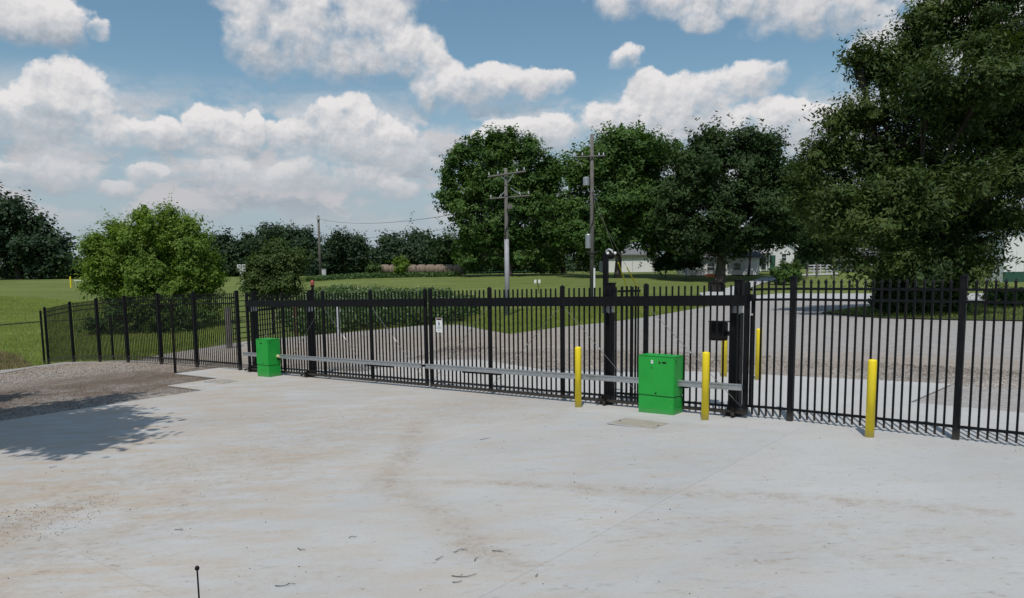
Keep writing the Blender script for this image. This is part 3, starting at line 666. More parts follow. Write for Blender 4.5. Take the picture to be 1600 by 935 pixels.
# ------------------------------------------------------------------ green operator cabinets
M['screw'] = simple('zinc_screw', (.5, .5, .5), .4, .8)
def cabinet(px, py, L, D, Ht, label, stickers):
    p = P2(px, py); r = empty('gate_operator_cabinet', (p[0], p[1], G(*p)), TH, label, 'gate operator')
    # p is the near-left bottom corner in the picture (largest s); local x grows to the far end, y to the camera
    x0, x1 = -L, 0; y1 = 0; y0 = -D; zs = Ht*.31
    MB().box(((x0+x1)/2, (y0+y1)/2, zs/2), (L, D, zs)).build('base_box', M['green'], r, bevel=.006)
    MB().box(((x0+x1)/2, (y0+y1)/2, zs+.004), (L-.02, D-.02, .012)).build('seam', M['black'], r)
    cov = MB().box(((x0+x1)/2, (y0+y1)/2, (zs+.008+Ht)/2), (L+.014, D+.014, Ht-zs-.008)).build('cover', M['green'], r, bevel=.014)
    MB().box(((x0+x1)/2, (y0+y1)/2+.0, Ht+.006), (L+.004, D+.004, .010)).build('top_plate', M['green'], r, bevel=.003)
    for fx_, fz in ((.04, zs-.03), (L-.04, zs-.03), (.04, zs*.45), (L-.04, zs*.45)):
        MB().tube([(x0+fx_, .0, fz), (x0+fx_, .006, fz)], .007, 8).build('screw', M['screw'], r)
    MB().tube([(x0+L*.5, .006, zs+.06), (x0+L*.5, .014, zs+.06)], .016, 10).build('lock', M['blackrust'], cov)
    MB().tube([(x0-.006, -.06, Ht*.93), (x0-.014, -.06, Ht*.93)], .014, 10).build('knob', M['blackrust'], cov)
    if stickers:
        MB().box((x0+L*.61, .0095, Ht*.905), (.045, .003, .065)).build('white_label', M['white'], cov)
        MB().box((x0+L*.61, .012, Ht*.915), (.025, .002, .02)).build('label_print', M['signgrey'], cov)
        MB().box((x0+L*.27, .0095, Ht*.90), (.085, .003, .030)).build('logo_plate', M['black'], cov)
        MB().tube([(x0+L*.40, .009, Ht*.90), (x0+L*.40, .013, Ht*.90)], .022, 12).build('logo_disc', M['black'], cov)
        MB().box((x0+L*.395, .014, Ht*.903), (.03, .002, .008)).build('logo_stripe', M['red'], cov)
        MB().tube([(x0+L*.62, .006, Ht*.80), (x0+L*.62, .014, Ht*.80)], .011, 10).build('key_switch', M['blackrust'], cov)
    else:
        MB().box((x0+L*.55, .0095, Ht*.90), (.10, .003, .028)).build('logo_plate', M['black'], cov)
    for sx in (x0-.075, x1+.075) if False else (x0-.075,):
        MB().tube([(sx-.05, -D+.10, .60), (sx+.07, -D+.10, .60)], .045, 12).build('drive_roller', M['cream'], r, smooth=False)
        MB().box((sx+.0, -D+.10, .515), (.16, .07, .02)).box((sx+.05, -D+.04, .57), (.03, .03, .13)).build('roller_bracket', M['blackrust'], r)
    return r
cabinet(997.5, 644, .74, .36, 1.09, 'larger green gate operator cabinet with a white label, between two yellow bollards', True)
cabinet(402.5, 588, .60, .40, 1.09, 'smaller-looking green gate operator cabinet at the far left gate end', False)
# ------------------------------------------------------------------ bollards
def bollard(px, py, label, rr=.066, hh=1.22):
    p = P2(px, py); z = G(*p)
    r = empty('bollard', (p[0], p[1], z), 0, label, 'bollard', 'yellow bollards around the gate')
    MB().lathe((0, 0, -.05), [(rr, 0), (rr, hh+.02), (rr*.985, hh+.03), (rr*.93, hh+.038), (rr*.78, hh+.047), (rr*.5, hh+.053), (.004, hh+.056)], 28).build('sleeve', M['yellow'], r, smooth=False)
    MB().lathe((0, 0, .001), [(rr+.022, 0), (rr+.018, .006), (rr+.002, .008)], 24).build('sealant_ring', M['palegrey'], r)
    return r
bollard(903.5, 637, 'yellow bollard left of the larger green cabinet, in front of the gate')
bollard(1101.5, 657, 'yellow bollard just right of the larger green cabinet')
bollard(1358.5, 684, 'yellow bollard nearest the camera, in front of the right-hand picket fence')
bollard(1184.5, 594, 'fully visible yellow bollard standing beyond the fence, right of the gate end', rr=.074)
bollard(1131, 589, 'yellow bollard beyond the gate, partly hidden behind the black control box', rr=.074)
for o in bpy.data.objects:
    if o.name.startswith('sleeve'): 
        for p in o.data.polygons: p.use_smooth = len(p.vertices) == 4
# ------------------------------------------------------------------ handhole lids
def lid(corners, label):
    pts = [P2(*c) for c in corners]; c = np.mean(pts, 0); s, n = sn_of(*c)
    ls, ln = (.95, .62); r = empty('handhole_lid', (c[0], c[1], G(*c)), TH, label, 'ground lid')
    MB().box((0, 0, .004), (ls, ln, .012)).build('frame', M['palegrey'], r)
    MB().box((0, 0, .009), (ls-.05, ln-.05, .012)).build('cover', M['lid'], r, bevel=.003)
    for d in (-1, 1): MB().box((d*(ls/2-.09), 0, .0165), (.03, .05, .004)).build('bolt_recess', M['blackrust'], r)
lid([(948, 661), (985, 655), (1052, 663), (1010, 671)], 'tan rectangular lid set flush in the concrete by the larger green cabinet')
lid([(322, 597), (345, 594), (372, 596), (350, 600)], 'small grey lid set in the concrete near the far left gate end')
# ------------------------------------------------------------------ odd posts on the left
def stick(name, px, pyb, pyt, w, mat, label, cat, rnd=False):
    p = P2(px, pyb); zt = at_y(px, pyt, p[1])[2]; z = G(*p); h_ = zt-z
    mb = MB().lathe((0, 0, -.1), [(w/2, 0), (w/2, h_+.1)], 10) if rnd else MB().box((0, 0, h_/2-.05), (w, w, h_+.1))
    o = mb.build(name, M[mat], None, loc=(p[0], p[1], z)); tag(o, label, cat); return o
stick('steel_stake', 274, 581.5, 468, .062, 'blackrust', 'slim rusty black post standing in the gravel in front of the left fence', 'post')
stick('steel_stake', 177, 560, 492, .06, 'blackrust', 'slim dark post seen through the left fence beside the shrub shadow', 'post')
stick('wooden_post', 359, 543, 480, .26, 'wood', 'thick grey wooden post behind the left fence at the farm gate', 'post', True)
stick('wooden_post', 463, 524, 470, .22, 'brownwood', 'reddish brown wooden post at the right end of the farm gate', 'post', True)
stick('metal_post', 529.5, 521, 468, .16, 'palegrey', 'pale round post in the weeds behind the far gate', 'post', True)
# farm gate between the wooden posts
a = np.array(P2(362, 540)); b = np.array(P2(460, 524)); L = np.linalg.norm(b-a); ang = math.atan2(*(b-a)[::-1])
r = empty('farm_gate', (a[0], a[1], G(*a)), ang, 'tubular farm gate with horizontal bars seen through the far left gate', 'gate')
dz = G(*b)-G(*a)
for k in range(8):
    h_ = .25+k*.24; MB().tube([(.15, 0, h_), (L-.15, 0, h_+dz)], .022, 6).build('bar', M['blackrust'], r)
for u in (.15, L*.35, L*.65, L-.15): MB().tube([(u, 0, .2+dz*u/L), (u, 0, 1.98+dz*u/L)], .026, 6).build('brace', M['blackrust'], r)
# chain link corner: post and top pipe going off to the left
p = P2(69.5, 567); zt = at_y(66, 485, p[1])[2]
r = empty('pipe_fence', (p[0], p[1], G(*p)), 0, 'black corner post with a single top pipe running off over the grass to the left', 'fence')
hp = zt-G(*p); MB().lathe((0, 0, -.1), [(.05, 0), (.05, hp+.06), (.03, hp+.1)], 10).build('post', M['black'], r)
q = at_y(-60, 513, p[1]-1.5); q2 = at_y(66, 502.5, p[1]); MB().tube([(q2[0]-p[0], 0, q2[2]-G(*p)), ((q[0]-p[0]), q[1]-p[1], q[2]-G(*p))], .028, 6).build('top_pipe', M['black'], r)
q3 = at_y(200, 497, p[1]+1.5); MB().tube([(q2[0]-p[0], .1, q2[2]-G(*p)), (q3[0]-p[0], q3[1]-p[1], q3[2]-G(*p))], .018, 6).build('pipe', M['black'], r)
pz = P2(-60, 583); MB().lathe((q[0]-p[0], q[1]-p[1], -.3), [(.04, 0), (.04, q[2]-G(*p)+.3)], 10).build('post', M['black'], r)
# whip antenna by the camera
p = at_y(312, 950, 3.0); top = at_y(308, 889, 3.0); base = p+(p-top)*(p[2]-G(p[0], p[1]))/(top[2]-p[2])
o = MB().tube([tuple(base-np.array([base[0], base[1], 0])), tuple(top-np.array([base[0], base[1], 0]))], [.005, .0036], 8).build('antenna', M['black'], None, loc=(base[0], base[1], 0))
o.data.transform(Matrix.Translation((0, 0, 0))); tag(o, 'thin black whip antenna with a knob, close to the camera at the bottom left', 'antenna')
tq = top-np.array([base[0], base[1], 0]); MB().lathe(tuple(tq), [(.002, -.008), (.0085, -.004), (.0095, .004), (.006, .011), (.001, .013)], 12).build('knob', M['black'], o, smooth=True)
# ------------------------------------------------------------------ utility poles and wires
def pole_root(px, py, name, label, top_py, rad, Y=None):
    p = P2(px, py) if Y is None else tuple(at_y(px, py, Y)[:2]); z = G(*p); zt = at_y(px, top_py, p[1])[2]; h_ = zt-z
    r = empty(name, (p[0], p[1], z), 0, label, 'utility pole')
    MB().tube([(0, 0, -.2), (0, 0, h_*.5), (0, 0, h_)], [rad*1.15, rad, rad*.8], 12).build('pole', M['wood'], r, smooth=True)
    return r, p, z, h_
def rel(px, py, p, z, dy=0.): q = at_y(px, py, p[1]+dy); return (q[0]-p[0], dy, q[2]-z)
r1, p1, z1, h1 = pole_root(793, 491, 'utility_pole', 'double-crossarm utility pole with a pale sleeve on its lower half', 263, .12)
def barx(r, p, z, a, b, th, nm, mat='wood', dy=-.2):
    A_, B_ = Vector(rel(*a, p, z, dy)), Vector(rel(*b, p, z, dy)); return MB().tube([A_, B_], th, 4).build(nm, M[mat], r)
barx(r1, p1, z1, (762, 277), (822, 268), .062, 'crossarm'); barx(r1, p1, z1, (765, 311), (828, 306), .055, 'crossarm', dy=.2)
for a, b in (((783, 276), (792, 285)), ((802, 273), (794, 285)), ((780, 308), (791, 298)), ((814, 305), (797, 294))): barx(r1, p1, z1, a, b, .03, 'brace', 'galv', -.26)
for px, py in ((764, 274), (778, 272), (808, 268), (819, 266), (767, 309), (783, 308), (812, 304), (826, 303)):
    q = rel(px, py, p1, z1, -.2); MB().lathe(q, [(.04, 0), (.05, .04), (.035, .08), (.045, .12), (.02, .16)], 8).build('insulator', M['palegrey'], r1)
MB().box(rel(796, 323, p1, z1, -.2), (.36, .2, .30)).build('switch_box', M['wood'], r1, bevel=.01)
q = rel(793, 374, p1, z1); MB().lathe((0, 0, -.1), [(.155, 0), (.145, q[2]+.1)], 12).build('lower_sleeve', M['sleevegrey'], r1, smooth=True)
MB().tube([rel(797, 330, p1, z1, -.18), rel(796, 345, p1, z1, -.17), rel(790, 360, p1, z1, -.17), rel(790, 374, p1, z1, -.17)], .022, 6).build('cable', M['black'], r1)
r2, p2, z2, h2 = pole_root(925, 477, 'utility_pole', 'tall wooden utility pole with a grey transformer can and yellow-guarded guy wires', 210, .145)
barx(r2, p2, z2, (895, 246), (946, 244), .055, 'crossarm')
for px in (898, 910, 936, 943): q = rel(px, 243, p2, z2, -.2); MB().lathe(q, [(.05, 0), (.06, .05), (.04, .1), (.02, .2)], 8).build('insulator', M['palegrey'], r2)
for (px, pa, pb, w) in ((919, 388, 366, .20), (916, 290, 277, .22)):
    q = rel(px, pa, p2, z2, -.1); t_ = rel(px, pb, p2, z2, -.1); hh = t_[2]-q[2]
    MB().lathe(q, [(w, 0), (w, hh*.92), (w*.8, hh), (.02, hh+.02)], 14).build('transformer_can', M['galv'], r2, smooth=False)
MB().tube([rel(916, 393, p2, z2, -.2), rel(925, 397, p2, z2, -.3), rel(935, 393, p2, z2, -.2)], .06, 8).build('cable_loop', M['black'], r2)
MB().tube([rel(919, 366, p2, z2, -.2), rel(927, 345, p2, z2, -.2), rel(928, 320, p2, z2, -.2), rel(926, 300, p2, z2, -.2)], .02, 6).build('cable', M['black'], r2)
MB().tube([rel(928.7, 474, p2, z2, -.22), rel(928.7, 419, p2, z2, -.22)], .07, 8).build('conduit', M['white'], r2)
for (pxb, pyb, gx_, gy_, tx, ty) in ((984, 462, 966, 415, 928, 300), (1003, 463, 985, 418, 933, 318)):
    gb_ = np.array(P2(pxb, pyb)); zb_ = G(*gb_); bot = Vector((gb_[0]-p2[0], gb_[1]-p2[1], zb_-z2)); topv = Vector((0.1, 0, at_y(925, ty, p2[1])[2]-z2))
    MB().tube([bot, topv], .014, 5).build('guy_wire', M['galv'], r2)
    MB().tube([bot+(topv-bot)*.01, bot+(topv-bot)*.36], .045, 8).build('guy_guard', M['yellow'], r2)
r3, p3, z3, h3 = pole_root(501, 431, 'utility_pole', 'slim distant utility pole at the edge of the lawn by a pale cabinet', 337, .20, Y=118)
MB().box((0, -.2, h3-.45), (.5, .3, .35)).build('switch_box', M['palegrey'], r3)
def wire(a, b, sag, label, rad=.022):
    a = Vector(a); b = Vector(b); pts = [a+(b-a)*t-Vector((0, 0, 4*sag*t*(1-t))) for t in np.linspace(0, 1, 28)]
    o = MB().tube([p-a for p in pts], rad, 5).build('overhead_wire', M['galv'] if False else M['blackrust'], None, loc=a); tag(o, label, 'wire')
wire((p1[0], p1[1], at_y(793, 320, p1[1])[2]), (p3[0], p3[1], z3+h3-.5), .9, 'upper thin wire running from the sleeved pole to the distant slim pole', .016)
wire((p1[0]-.1, p1[1], at_y(793, 338, p1[1])[2]), (p3[0], p3[1], z3+h3-2.4), 1.1, 'lower thin wire running from the sleeved pole to the distant slim pole', .012)
wire((p1[0]+.1, p1[1], at_y(795, 342, p1[1])[2]), (p2[0], p2[1], at_y(925, 318, p2[1])[2]), .5, 'thin wire between the sleeved pole and the tall transformer pole', .018)
# ------------------------------------------------------------------ small far things
def farbox(name, px0, px1, pyb, pyt, Y, dep, mat, label, cat, part='body'):
    c = at_y((px0+px1)/2, pyb, Y); w = (px1-px0)*Y/FPX; zt = at_y((px0+px1)/2, pyt, Y)[2]; z = G(c[0], Y); r = empty(name, (c[0], Y, z), 0, label, cat)
    MB().box((0, 0, (zt-z)/2), (w, dep, zt-z)).build(part, M[mat], r, bevel=.02); return r, w, zt-z
r, w, h_ = farbox('utility_cabinet', 503.5, 509.5, 430, 421, 114, .5, 'palegrey', 'pale cabinet standing at the foot of the distant slim pole', 'cabinet')
MB().box((0, 0, h_+.02), (w+.1, .6, .05)).build('lid', M['palegrey'], r)
# road signs at left
p = P2(379, 449); zc = at_y(379, 419, p[1])[2]; z = G(*p); r = empty('road_sign', (p[0], p[1], z), 0, 'cluster of four small white signs on a thin post between the two shrubs', 'sign')
MB().box((0, 0, (zc-z)/2), (.07, .05, zc-z+.6)).build('post', M['palegrey'], r)
k = p[1]/FPX
for dx in (-3.6, 3.6):
    for dz_ in (-2.8, 3.0):
        pl = MB().box((dx*k, -.06, zc-z+dz_*k), (5.6*k, .03, 4.6*k)).build('sign_plate', M['white'], r, bevel=.005)
        MB().box((dx*k, -.08, zc-z+dz_*k), (3.0*k, .01, 2.2*k)).build('sign_mark', M['black'], pl)
MB().box((0, -.06, zc-z-8*k), (5*k, .03, 3*k)).build('sign_plate', M['palegrey'], r)
# small sign pair on the lawn
p = P2(842, 457); z = G(*p); k = p[1]/FPX; zc = at_y(839, 440, p[1])[2]-z
r = empty('marker_sign', (p[0], p[1], z), 0, 'two tiny white marker plates on a short stake in the lawn', 'sign')
MB().tube([(0, 0, 0), (-2*k, 0, zc)], .03, 6).build('stake', M['blackrust'], r)
for dx in (-5.5, .8): MB().box((dx*k, -.05, zc), (3.6*k, .03, 5.5*k)).build('plate', M['white'], r)
# yellow marker and pipe rail at far left
p = P2(111, 450); z = G(*p); zt = at_y(111, 433, p[1])[2]
o = MB().lathe((0, 0, 0), [(.10, 0), (.10, zt-z), (.03, zt-z+.06)], 10).build('marker_post', M['yellow'], None, loc=(p[0], p[1], z)); tag(o, 'yellow marker post on the grass rise at the far left', 'marker post')
p = P2(124, 450); z = G(*p); zt = at_y(124, 438.5, p[1])[2]-z; k = p[1]/FPX
r = empty('pipe_rail', (p[0], p[1], z), 0, 'low white pipe rail beside the yellow marker post', 'rail')
MB().tube([(-7*k, 0, zt), (7*k, 0, zt)], .06, 8).build('rail', M['white'], r)
for dx in (-5, 5): MB().tube([(dx*k, 0, 0), (dx*k, 0, zt)], .04, 6).build('leg', M['palegrey'], r)
# orange board
p = P2(1112, 438); z = G(*p); k = p[1]/FPX; zt = at_y(1112, 428.5, p[1])[2]-z
r = empty('orange_board_sign', (p[0], p[1], z), 0, 'low orange board sign on short legs standing on the lawn before the house', 'sign')
MB().box((0, 0, zt-2.2*k), (20*k, .06, 4.4*k)).build('board', M['orange'], r, bevel=.01)
for dx in (-7, 7): MB().box((dx*k, .05, zt/2), (.06, .05, zt)).build('leg', M['wood'], r)
# ---- hay bales, in a row
bm_ = MB()
prof = []
Yb = 111
def bale_mesh(seed, L_):
    rg = random.Random(seed); mb = MB(); n = 20; pts = []; rad = []
    for k in range(9):
        u = k/8; pts.append((-L_/2+L_*u, 0, 0)); rad.append(.80*(1-.20*abs(2*u-1)**5)+rg.uniform(-.012, .012))
    mb.tube(pts, rad, n)
    me = mb.mesh('bale', M['hay']); 
    for v in me.vertices: v.co.z *= .96; v.co.y += rg.uniform(-.012, .012); v.co.z += rg.uniform(-.012, .012)
    return me
ORD = ['leftmost of the row of round hay bales at the tree line', 'second round hay bale from the left of the far row', 'third round hay bale from the left of the far row', 'fourth round hay bale, left of the middle of the far row',
       'fifth round hay bale, at the middle of the far row', 'sixth round hay bale from the left of the far row', 'third round hay bale from the right end of the far row', 'second round hay bale from the right end of the far row', 'rightmost of the row of round hay bales at the tree line']
for k in range(9):
    px = 602+k*14.2; c = at_y(px, 428, Yb); zt = at_y(px, 413.5, Yb)[2]
    me = bale_mesh(k, 14.2*Yb/FPX*1.0); o = link('hay_bale', me, None, (c[0], Yb+.02*k, zt-.77)); o.rotation_euler = (0, 0, random.uniform(-.05, .05)); tag(o, ORD[k], 'hay bale', 'round hay bales in a row')
stick('wooden_post', 650, 432, 416, .18, 'wood', 'weathered post in front of the middle of the hay bale row', 'post', True)
stick('wooden_post', 634, 432, 417, .16, 'wood', 'weathered post in front of the left part of the hay bale row', 'post', True)
stick('wooden_post', 578, 431, 418, .16, 'wood', 'lone weathered post left of the hay bales', 'post', True)
# ------------------------------------------------------------------ buildings
def bld(name, label, px0, px1, pyb, pye, pyr, Y, depth, ridge='x', wall='white', base=None, rz=0.):
    """walls between px0..px1, eaves at pye, ridge at pyr"""
    c = at_y((px0+px1)/2, pyb, Y); w = (px1-px0)*Y/FPX; z = min(G(c[0], Y), at_y((px0+px1)/2, pyb, Y)[2]); ze = at_y((px0+px1)/2, pye, Y)[2]-z; zr = at_y((px0+px1)/2, pyr, Y)[2]-z
    r = empty(name, (c[0], Y, z), rz, label, 'building'); d = depth
    wl = MB().box((0, d/2, ze/2), (w, d, ze)); 
    if ridge == 'y':
        i = len(wl.v); wl.v += [(-w/2, .001, ze), (w/2, .001, ze), (0, .001, zr), (-w/2, d, ze), (w/2, d, ze), (0, d, zr)]; wl.f += [(i, i+1, i+2), (i+4, i+3, i+5)]
        rf = MB(); o_ = .45; th = .16
        for sg in (-1, 1):
            ex = sg*(w/2+o_); ez = ze-(zr-ze)*o_/(w/2)
            rf.hexa([(0, -o_, zr), (ex, -o_, ez), (ex, d+o_, ez), (0, d+o_, zr), (0, -o_, zr+th), (ex, -o_, ez+th), (ex, d+o_, ez+th), (0, d+o_, zr+th)])
        fs = MB()
        for sg in (-1, 1):
            ex = sg*(w/2+o_); ez = ze-(zr-ze)*o_/(w/2)
            fs.hexa([(0, -o_-.04, zr-.12), (ex, -o_-.04, ez-.12), (ex, -o_-.01, ez-.12), (0, -o_-.01, zr-.12), (0, -o_-.04, zr+th), (ex, -o_-.04, ez+th), (ex, -o_-.01, ez+th), (0, -o_-.01, zr+th)])
        fs.build('fascia', M['white'], r)
    else:
        i = len(wl.v); wl.v += [(-w/2, 0, ze), (-w/2, d, ze), (-w/2, d/2, zr), (w/2, 0, ze), (w/2, d, ze), (w/2, d/2, zr)]; wl.f += [(i, i+1, i+2), (i+4, i+3, i+5)]
        rf = MB(); o_ = .45; th = .14
        for a, b in ((-o_, d/2), (d+o_, d/2)):
            ez = ze-(zr-ze)*o_/(d/2)
            rf.hexa([(-w/2-o_, a, ez), (w/2+o_, a, ez), (w/2+o_, b, zr), (-w/2-o_, b, zr), (-w/2-o_, a, ez+th), (w/2+o_, a, ez+th), (w/2+o_, b, zr+th), (-w/2-o_, b, zr+th)])
    wl.build('wall', M[wall], r); rf.build('roof', M['roof'], r)
    return r, w, ze, zr, (c[0], Y, z)
def opening(r, x, z, w, h_, kind='window', y=0., mat='glass'):
    f = MB().box((x, y-.03, z), (w+.2, .08, h_+.2)).build(kind, M['white'] if kind == 'window' else M[mat], r)
    if kind == 'window':
        MB().box((x, y-.08, z), (w, .03, h_)).build('pane', M['glass'], f); MB().box((x, y-.10, z), (w, .03, .06)).build('sash', M['white'], f)
    return f
def lap(r, w, ze, n=14):
    for k in range(n): MB().box((0, -.018, ze*(k+.5)/n), (w, .03, ze/n*.86)).build('siding_board', M['white'], r)
YH = 112
r, w, ze, zr, o3 = bld('farmhouse', 'white gabled farmhouse end with a green door under the dark tree', 1186, 1240, 419, 383, 366, YH, 9, 'y')
k = YH/FPX
lap(r, w, ze, 16)
cxh = 1213
opening(r, (1205-cxh)*k, 1.15, .9, 2.1, 'door', -.05, 'darkgreen'); opening(r, (1224-cxh)*k, 2.0, .62, 1.0, y=-.05); opening(r, (1192-cxh)*k, 1.2, .8, 1.9, y=-.05)
for dx in (1187.5, 1200.5): MB().box(((dx-cxh)*k, -.3, 1.25), (.16, .16, 2.5)).build('porch_post', M['white'], r)
MB().box(((1194-cxh)*k, -.5, 2.6), (1.9, 1.0, .16)).build('porch_roof', M['roof'], r)
r, w, ze, zr, _ = bld('house_wing', 'long low white house wing behind the clipped hedge', 1078, 1186, 420, 402, 388, 103, 8, 'x')
for px in (1112, 1150): opening(r, (px-1132)*k, 1.1, .9, .9, y=-.0)
r, w, ze, zr, _ = bld('white_shed', 'low white shed at the lawn edge left of the house', 945, 1027, 424.5, 398, 388, 117, 7, 'x')
for u in (-3.5, .2, 3.4): MB().box((u, -.03, 1.0), (.08, .06, 2.1)).build('wall_batten', M['palegrey'], r)
r, w, ze, zr, _ = bld('white_outbuilding', 'small white outbuilding glimpsed left of the great tree trunk', 1338, 1400, 425, 402, 388, 108, 8, 'x')
for u in (-2.5, 2.2): opening(r, u, 1.1, 1.0, .9)
r, w, ze, zr, _ = bld('metal_barn', 'large pale metal barn with a dark green lower band at the right edge', 1568, 1980, 437, 352, 305, 88, 16, 'x')
MB().box((0, -.05, .66), (w+.06, .10, 1.32)).build('wainscot', M['darkgreen'], r)
for k2 in range(34): MB().box((-w/2+.45+k2*.9, -.03, (ze+1.4)/2), (.05, .05, ze-1.5)).build('rib', M['white'], r)
# white board fence and posts near the house
c = at_y(1281, 424, 104); r = empty('board_fence', (c[0], 104, G(c[0], 104)), 0, 'pale horizontal board fence between the house and the great tree', 'fence')
k = 104/FPX
for h_ in (.35, .75, 1.1): MB().box((0, 0, h_), (40*k, .05, .13)).build('board', M['palegrey'], r)
for u in (-19, -9, 1, 11, 19): MB().box((u*k, .06, .6), (.14, .12, 1.25)).build('post', M['palegrey'], r)
for px, pb, pt, lb in ((1261, 433, 410, 'grey fence post left of two others on the far lawn'), (1276, 433.5, 412, 'pale fence post in the middle of three on the far lawn'), (1303, 434.5, 415, 'pale fence post rightmost of three on the far lawn')):
    stick('wooden_post', px, pb, pt, .2, 'wood', lb, 'post')
# ------------------------------------------------------------------ foliage
def rand_dirs(n): v = RNG.normal(size=(n, 3)); return v/np.linalg.norm(v, axis=1, keepdims=True)
def leaf_quads(C, nrm, size, aspect=.55, droop=0.):
    """C centres, nrm normals -> diamond leaves"""
    n = len(C); a = rand_dirs(n); a[:, 2] -= droop; a = a-nrm*np.sum(a*nrm, 1, keepdims=True); a /= np.linalg.norm(a, axis=1, keepdims=True)+1e-9; b = np.cross(nrm, a)
    L = (size*(.6+.8*RNG.random(n)))[:, None]; Wd = L*aspect
    q = np.stack([C-a*L*.5, C-a*L*.05+b*Wd*.5, C+a*L*.5, C-a*L*.05-b*Wd*.5], 1)
    return q.reshape(-1, 3)
def vnoise(P, s, seed):
    r = np.random.default_rng(seed); f = np.zeros(len(P))
    for k in range(6):
        d = r.normal(size=3); d /= np.linalg.norm(d); f += np.sin(P@d*s*(1+.35*k)+r.random()*6.28)
    return f/6
def crown_points(lobes, nclump, seed, shell=.72, carve=.0, nsub=9, wexp=1.):
    """lobes -> boughs (sub-lobes near each lobe's surface) -> clumps sitting mostly on the upper, outer side of each bough"""
    lobes = np.array(lobes, float); r = np.random.default_rng(seed+1000)
    sub = []
    for L in lobes:
        m = nsub; d = r.normal(size=(m, 3)); d /= np.linalg.norm(d, axis=1, keepdims=True)
        rr = r.uniform(.5, 1.02, m)[:, None]; c = L[:3]+d*L[3:6]*rr
        rad = r.uniform(.26, .46, m)[:, None]*np.array([1, 1, .78])*np.cbrt(L[3]*L[4]*L[5])
        sub.append(np.concatenate([c, rad], 1)); sub.append(np.concatenate([L[:3], L[3:6]*.5])[None])
    S = np.concatenate(sub); w = (S[:, 3]*S[:, 5])**wexp; w /= w.sum()
    n = nclump*3; li = RNG.choice(len(S), n, p=w); d = rand_dirs(n); d[:, 2] = np.where((d[:, 2] < -.15) & (RNG.random(n) < .6), -d[:, 2], d[:, 2])
    P = S[li, :3]+d*S[li, 3:6]*RNG.uniform(.7, 1.05, n)[:, None]
    inside = np.zeros(n)
    for L in S:
        q = (P-L[:3])/L[3:6]; inside += (np.sum(q*q, 1) < .5)
    keep = (inside < 1.5) | (RNG.random(n) < .25)
    keep &= vnoise(P, 1.6/np.mean(lobes[:, 3])*1.6, seed) > carve-.62
    return P[keep][:nclump], d[keep][:nclump]
def make_tree(name, label, base, Y, lobes_px, mat, nclump, nleaf, lsize, crad, trunk_r=.3, seed=1, droop=.2, dfac=.9, aspect=.55, group=None, cat='tree', carve=0., flat=.7, kind=None, trunk_top=None, wexp=1.):
    """base px of the trunk; lobes in px of the picture at distance Y"""
    global RNG
    RNG = np.random.default_rng(seed); random.seed(seed)
    b = at_y(base[0], base[1], Y); z = G(b[0], Y); k = Y/FPX; o3 = np.array([b[0], Y, z])
    L = []
    for lb in lobes_px:
        cx, cy, rx, ry = lb[:4]; dy = lb[4] if len(lb) > 4 else 0.
        c = at_y(cx, cy, Y+dy)-o3; L.append([c[0], c[1], c[2], rx*k, (rx*.55+ry*.45)*k*dfac, ry*k])
    r = empty(name, tuple(o3), 0, label, cat, group)
    P, O = crown_points(L, nclump, seed, carve=carve, wexp=wexp); P[:, 2] = np.maximum(P[:, 2], .25+g(P[:, 0]+o3[0], P[:, 1]+o3[1])-z)
    m = len(P)
    cr = crad*(.55+.9*RNG.random(m)); idx = np.repeat(np.arange(m), nleaf)
    off = RNG.normal(size=(m*nleaf, 3))*.5; off[:, 2] *= flat
    shoot = RNG.random(m) < (.03 if mat == 'leaf_far' else .15); off[shoot[idx]] *= .5; slen = np.where(shoot, 1.9, 1.)
    # clumps stretch along their own twig so the outline breaks into sprays
    tw = O+rand_dirs(m)*.55; tw[:, 2] += .15; tw /= np.linalg.norm(tw, axis=1, keepdims=True)
    al = RNG.uniform(-.9, 1.1, m*nleaf); taper = 1-.45*np.clip(al, 0, 1)
    C = P[idx]+off*cr[idx, None]*taper[:, None]*.8+tw[idx]*(al*cr[idx]*.9*slen[idx])[:, None]
    nr = O[idx]*.9+rand_dirs(m*nleaf)*.55+np.array([0, 0, .35]); nr /= np.linalg.norm(nr, axis=1, keepdims=True)
    C[:, 2] = np.maximum(C[:, 2], .06+g(C[:, 0]+o3[0], C[:, 1]+o3[1])-z)
    me = np_mesh('crown', leaf_quads(C, nr, np.full(len(C), lsize), aspect, droop), 4, M[mat]); link('crown', me, r)
    # trunk and limbs
    mb = MB(); ztop = max(q[2] for q in L); zlow = min(q[2] for q in L)
    tt = trunk_top if trunk_top else zlow*.5+ztop*.2
    cxm = np.mean([q[0] for q in L])*.25
    tr = [(0, 0, -.3), (0, 0, .1), (.02*tt, 0, tt*.35), (cxm*.5, 0, tt*.7), (cxm, 0, tt)]
    mb.tube(tr, [trunk_r*1.45, trunk_r*1.12, trunk_r*.95, trunk_r*.85, trunk_r*.75], 10)
    mb.build('trunk', M['bark'], r, smooth=True)
    lm = MB(); tip = Vector(tr[-1])
    for q in L:
        c = Vector(q[:3]); st = Vector(tr[-1]) if c.z > tt else Vector(tr[3])*(.6)+Vector(tr[2])*.4
        mid = st.lerp(c, .5)+Vector((random.uniform(-.3, .3), random.uniform(-.3, .3), abs(q[5])*.12)); rr = trunk_r*.42
        lm.tube([st, mid, c], [rr, rr*.6, rr*.28], 6, cap=False)
        near = np.argsort(np.linalg.norm(P-np.array(q[:3]), axis=1)*(.5+RNG.random(m)))[:14]
        for j in near:
            e = Vector(P[j]); m2 = c.lerp(e, .5)+Vector((0, 0, .1)); lm.tube([mid.lerp(c, random.random()), m2, e], [rr*.3, rr*.18, rr*.06], 4, cap=False)
    lm.build('limbs', M['bark'], r)
    return r
T = make_tree
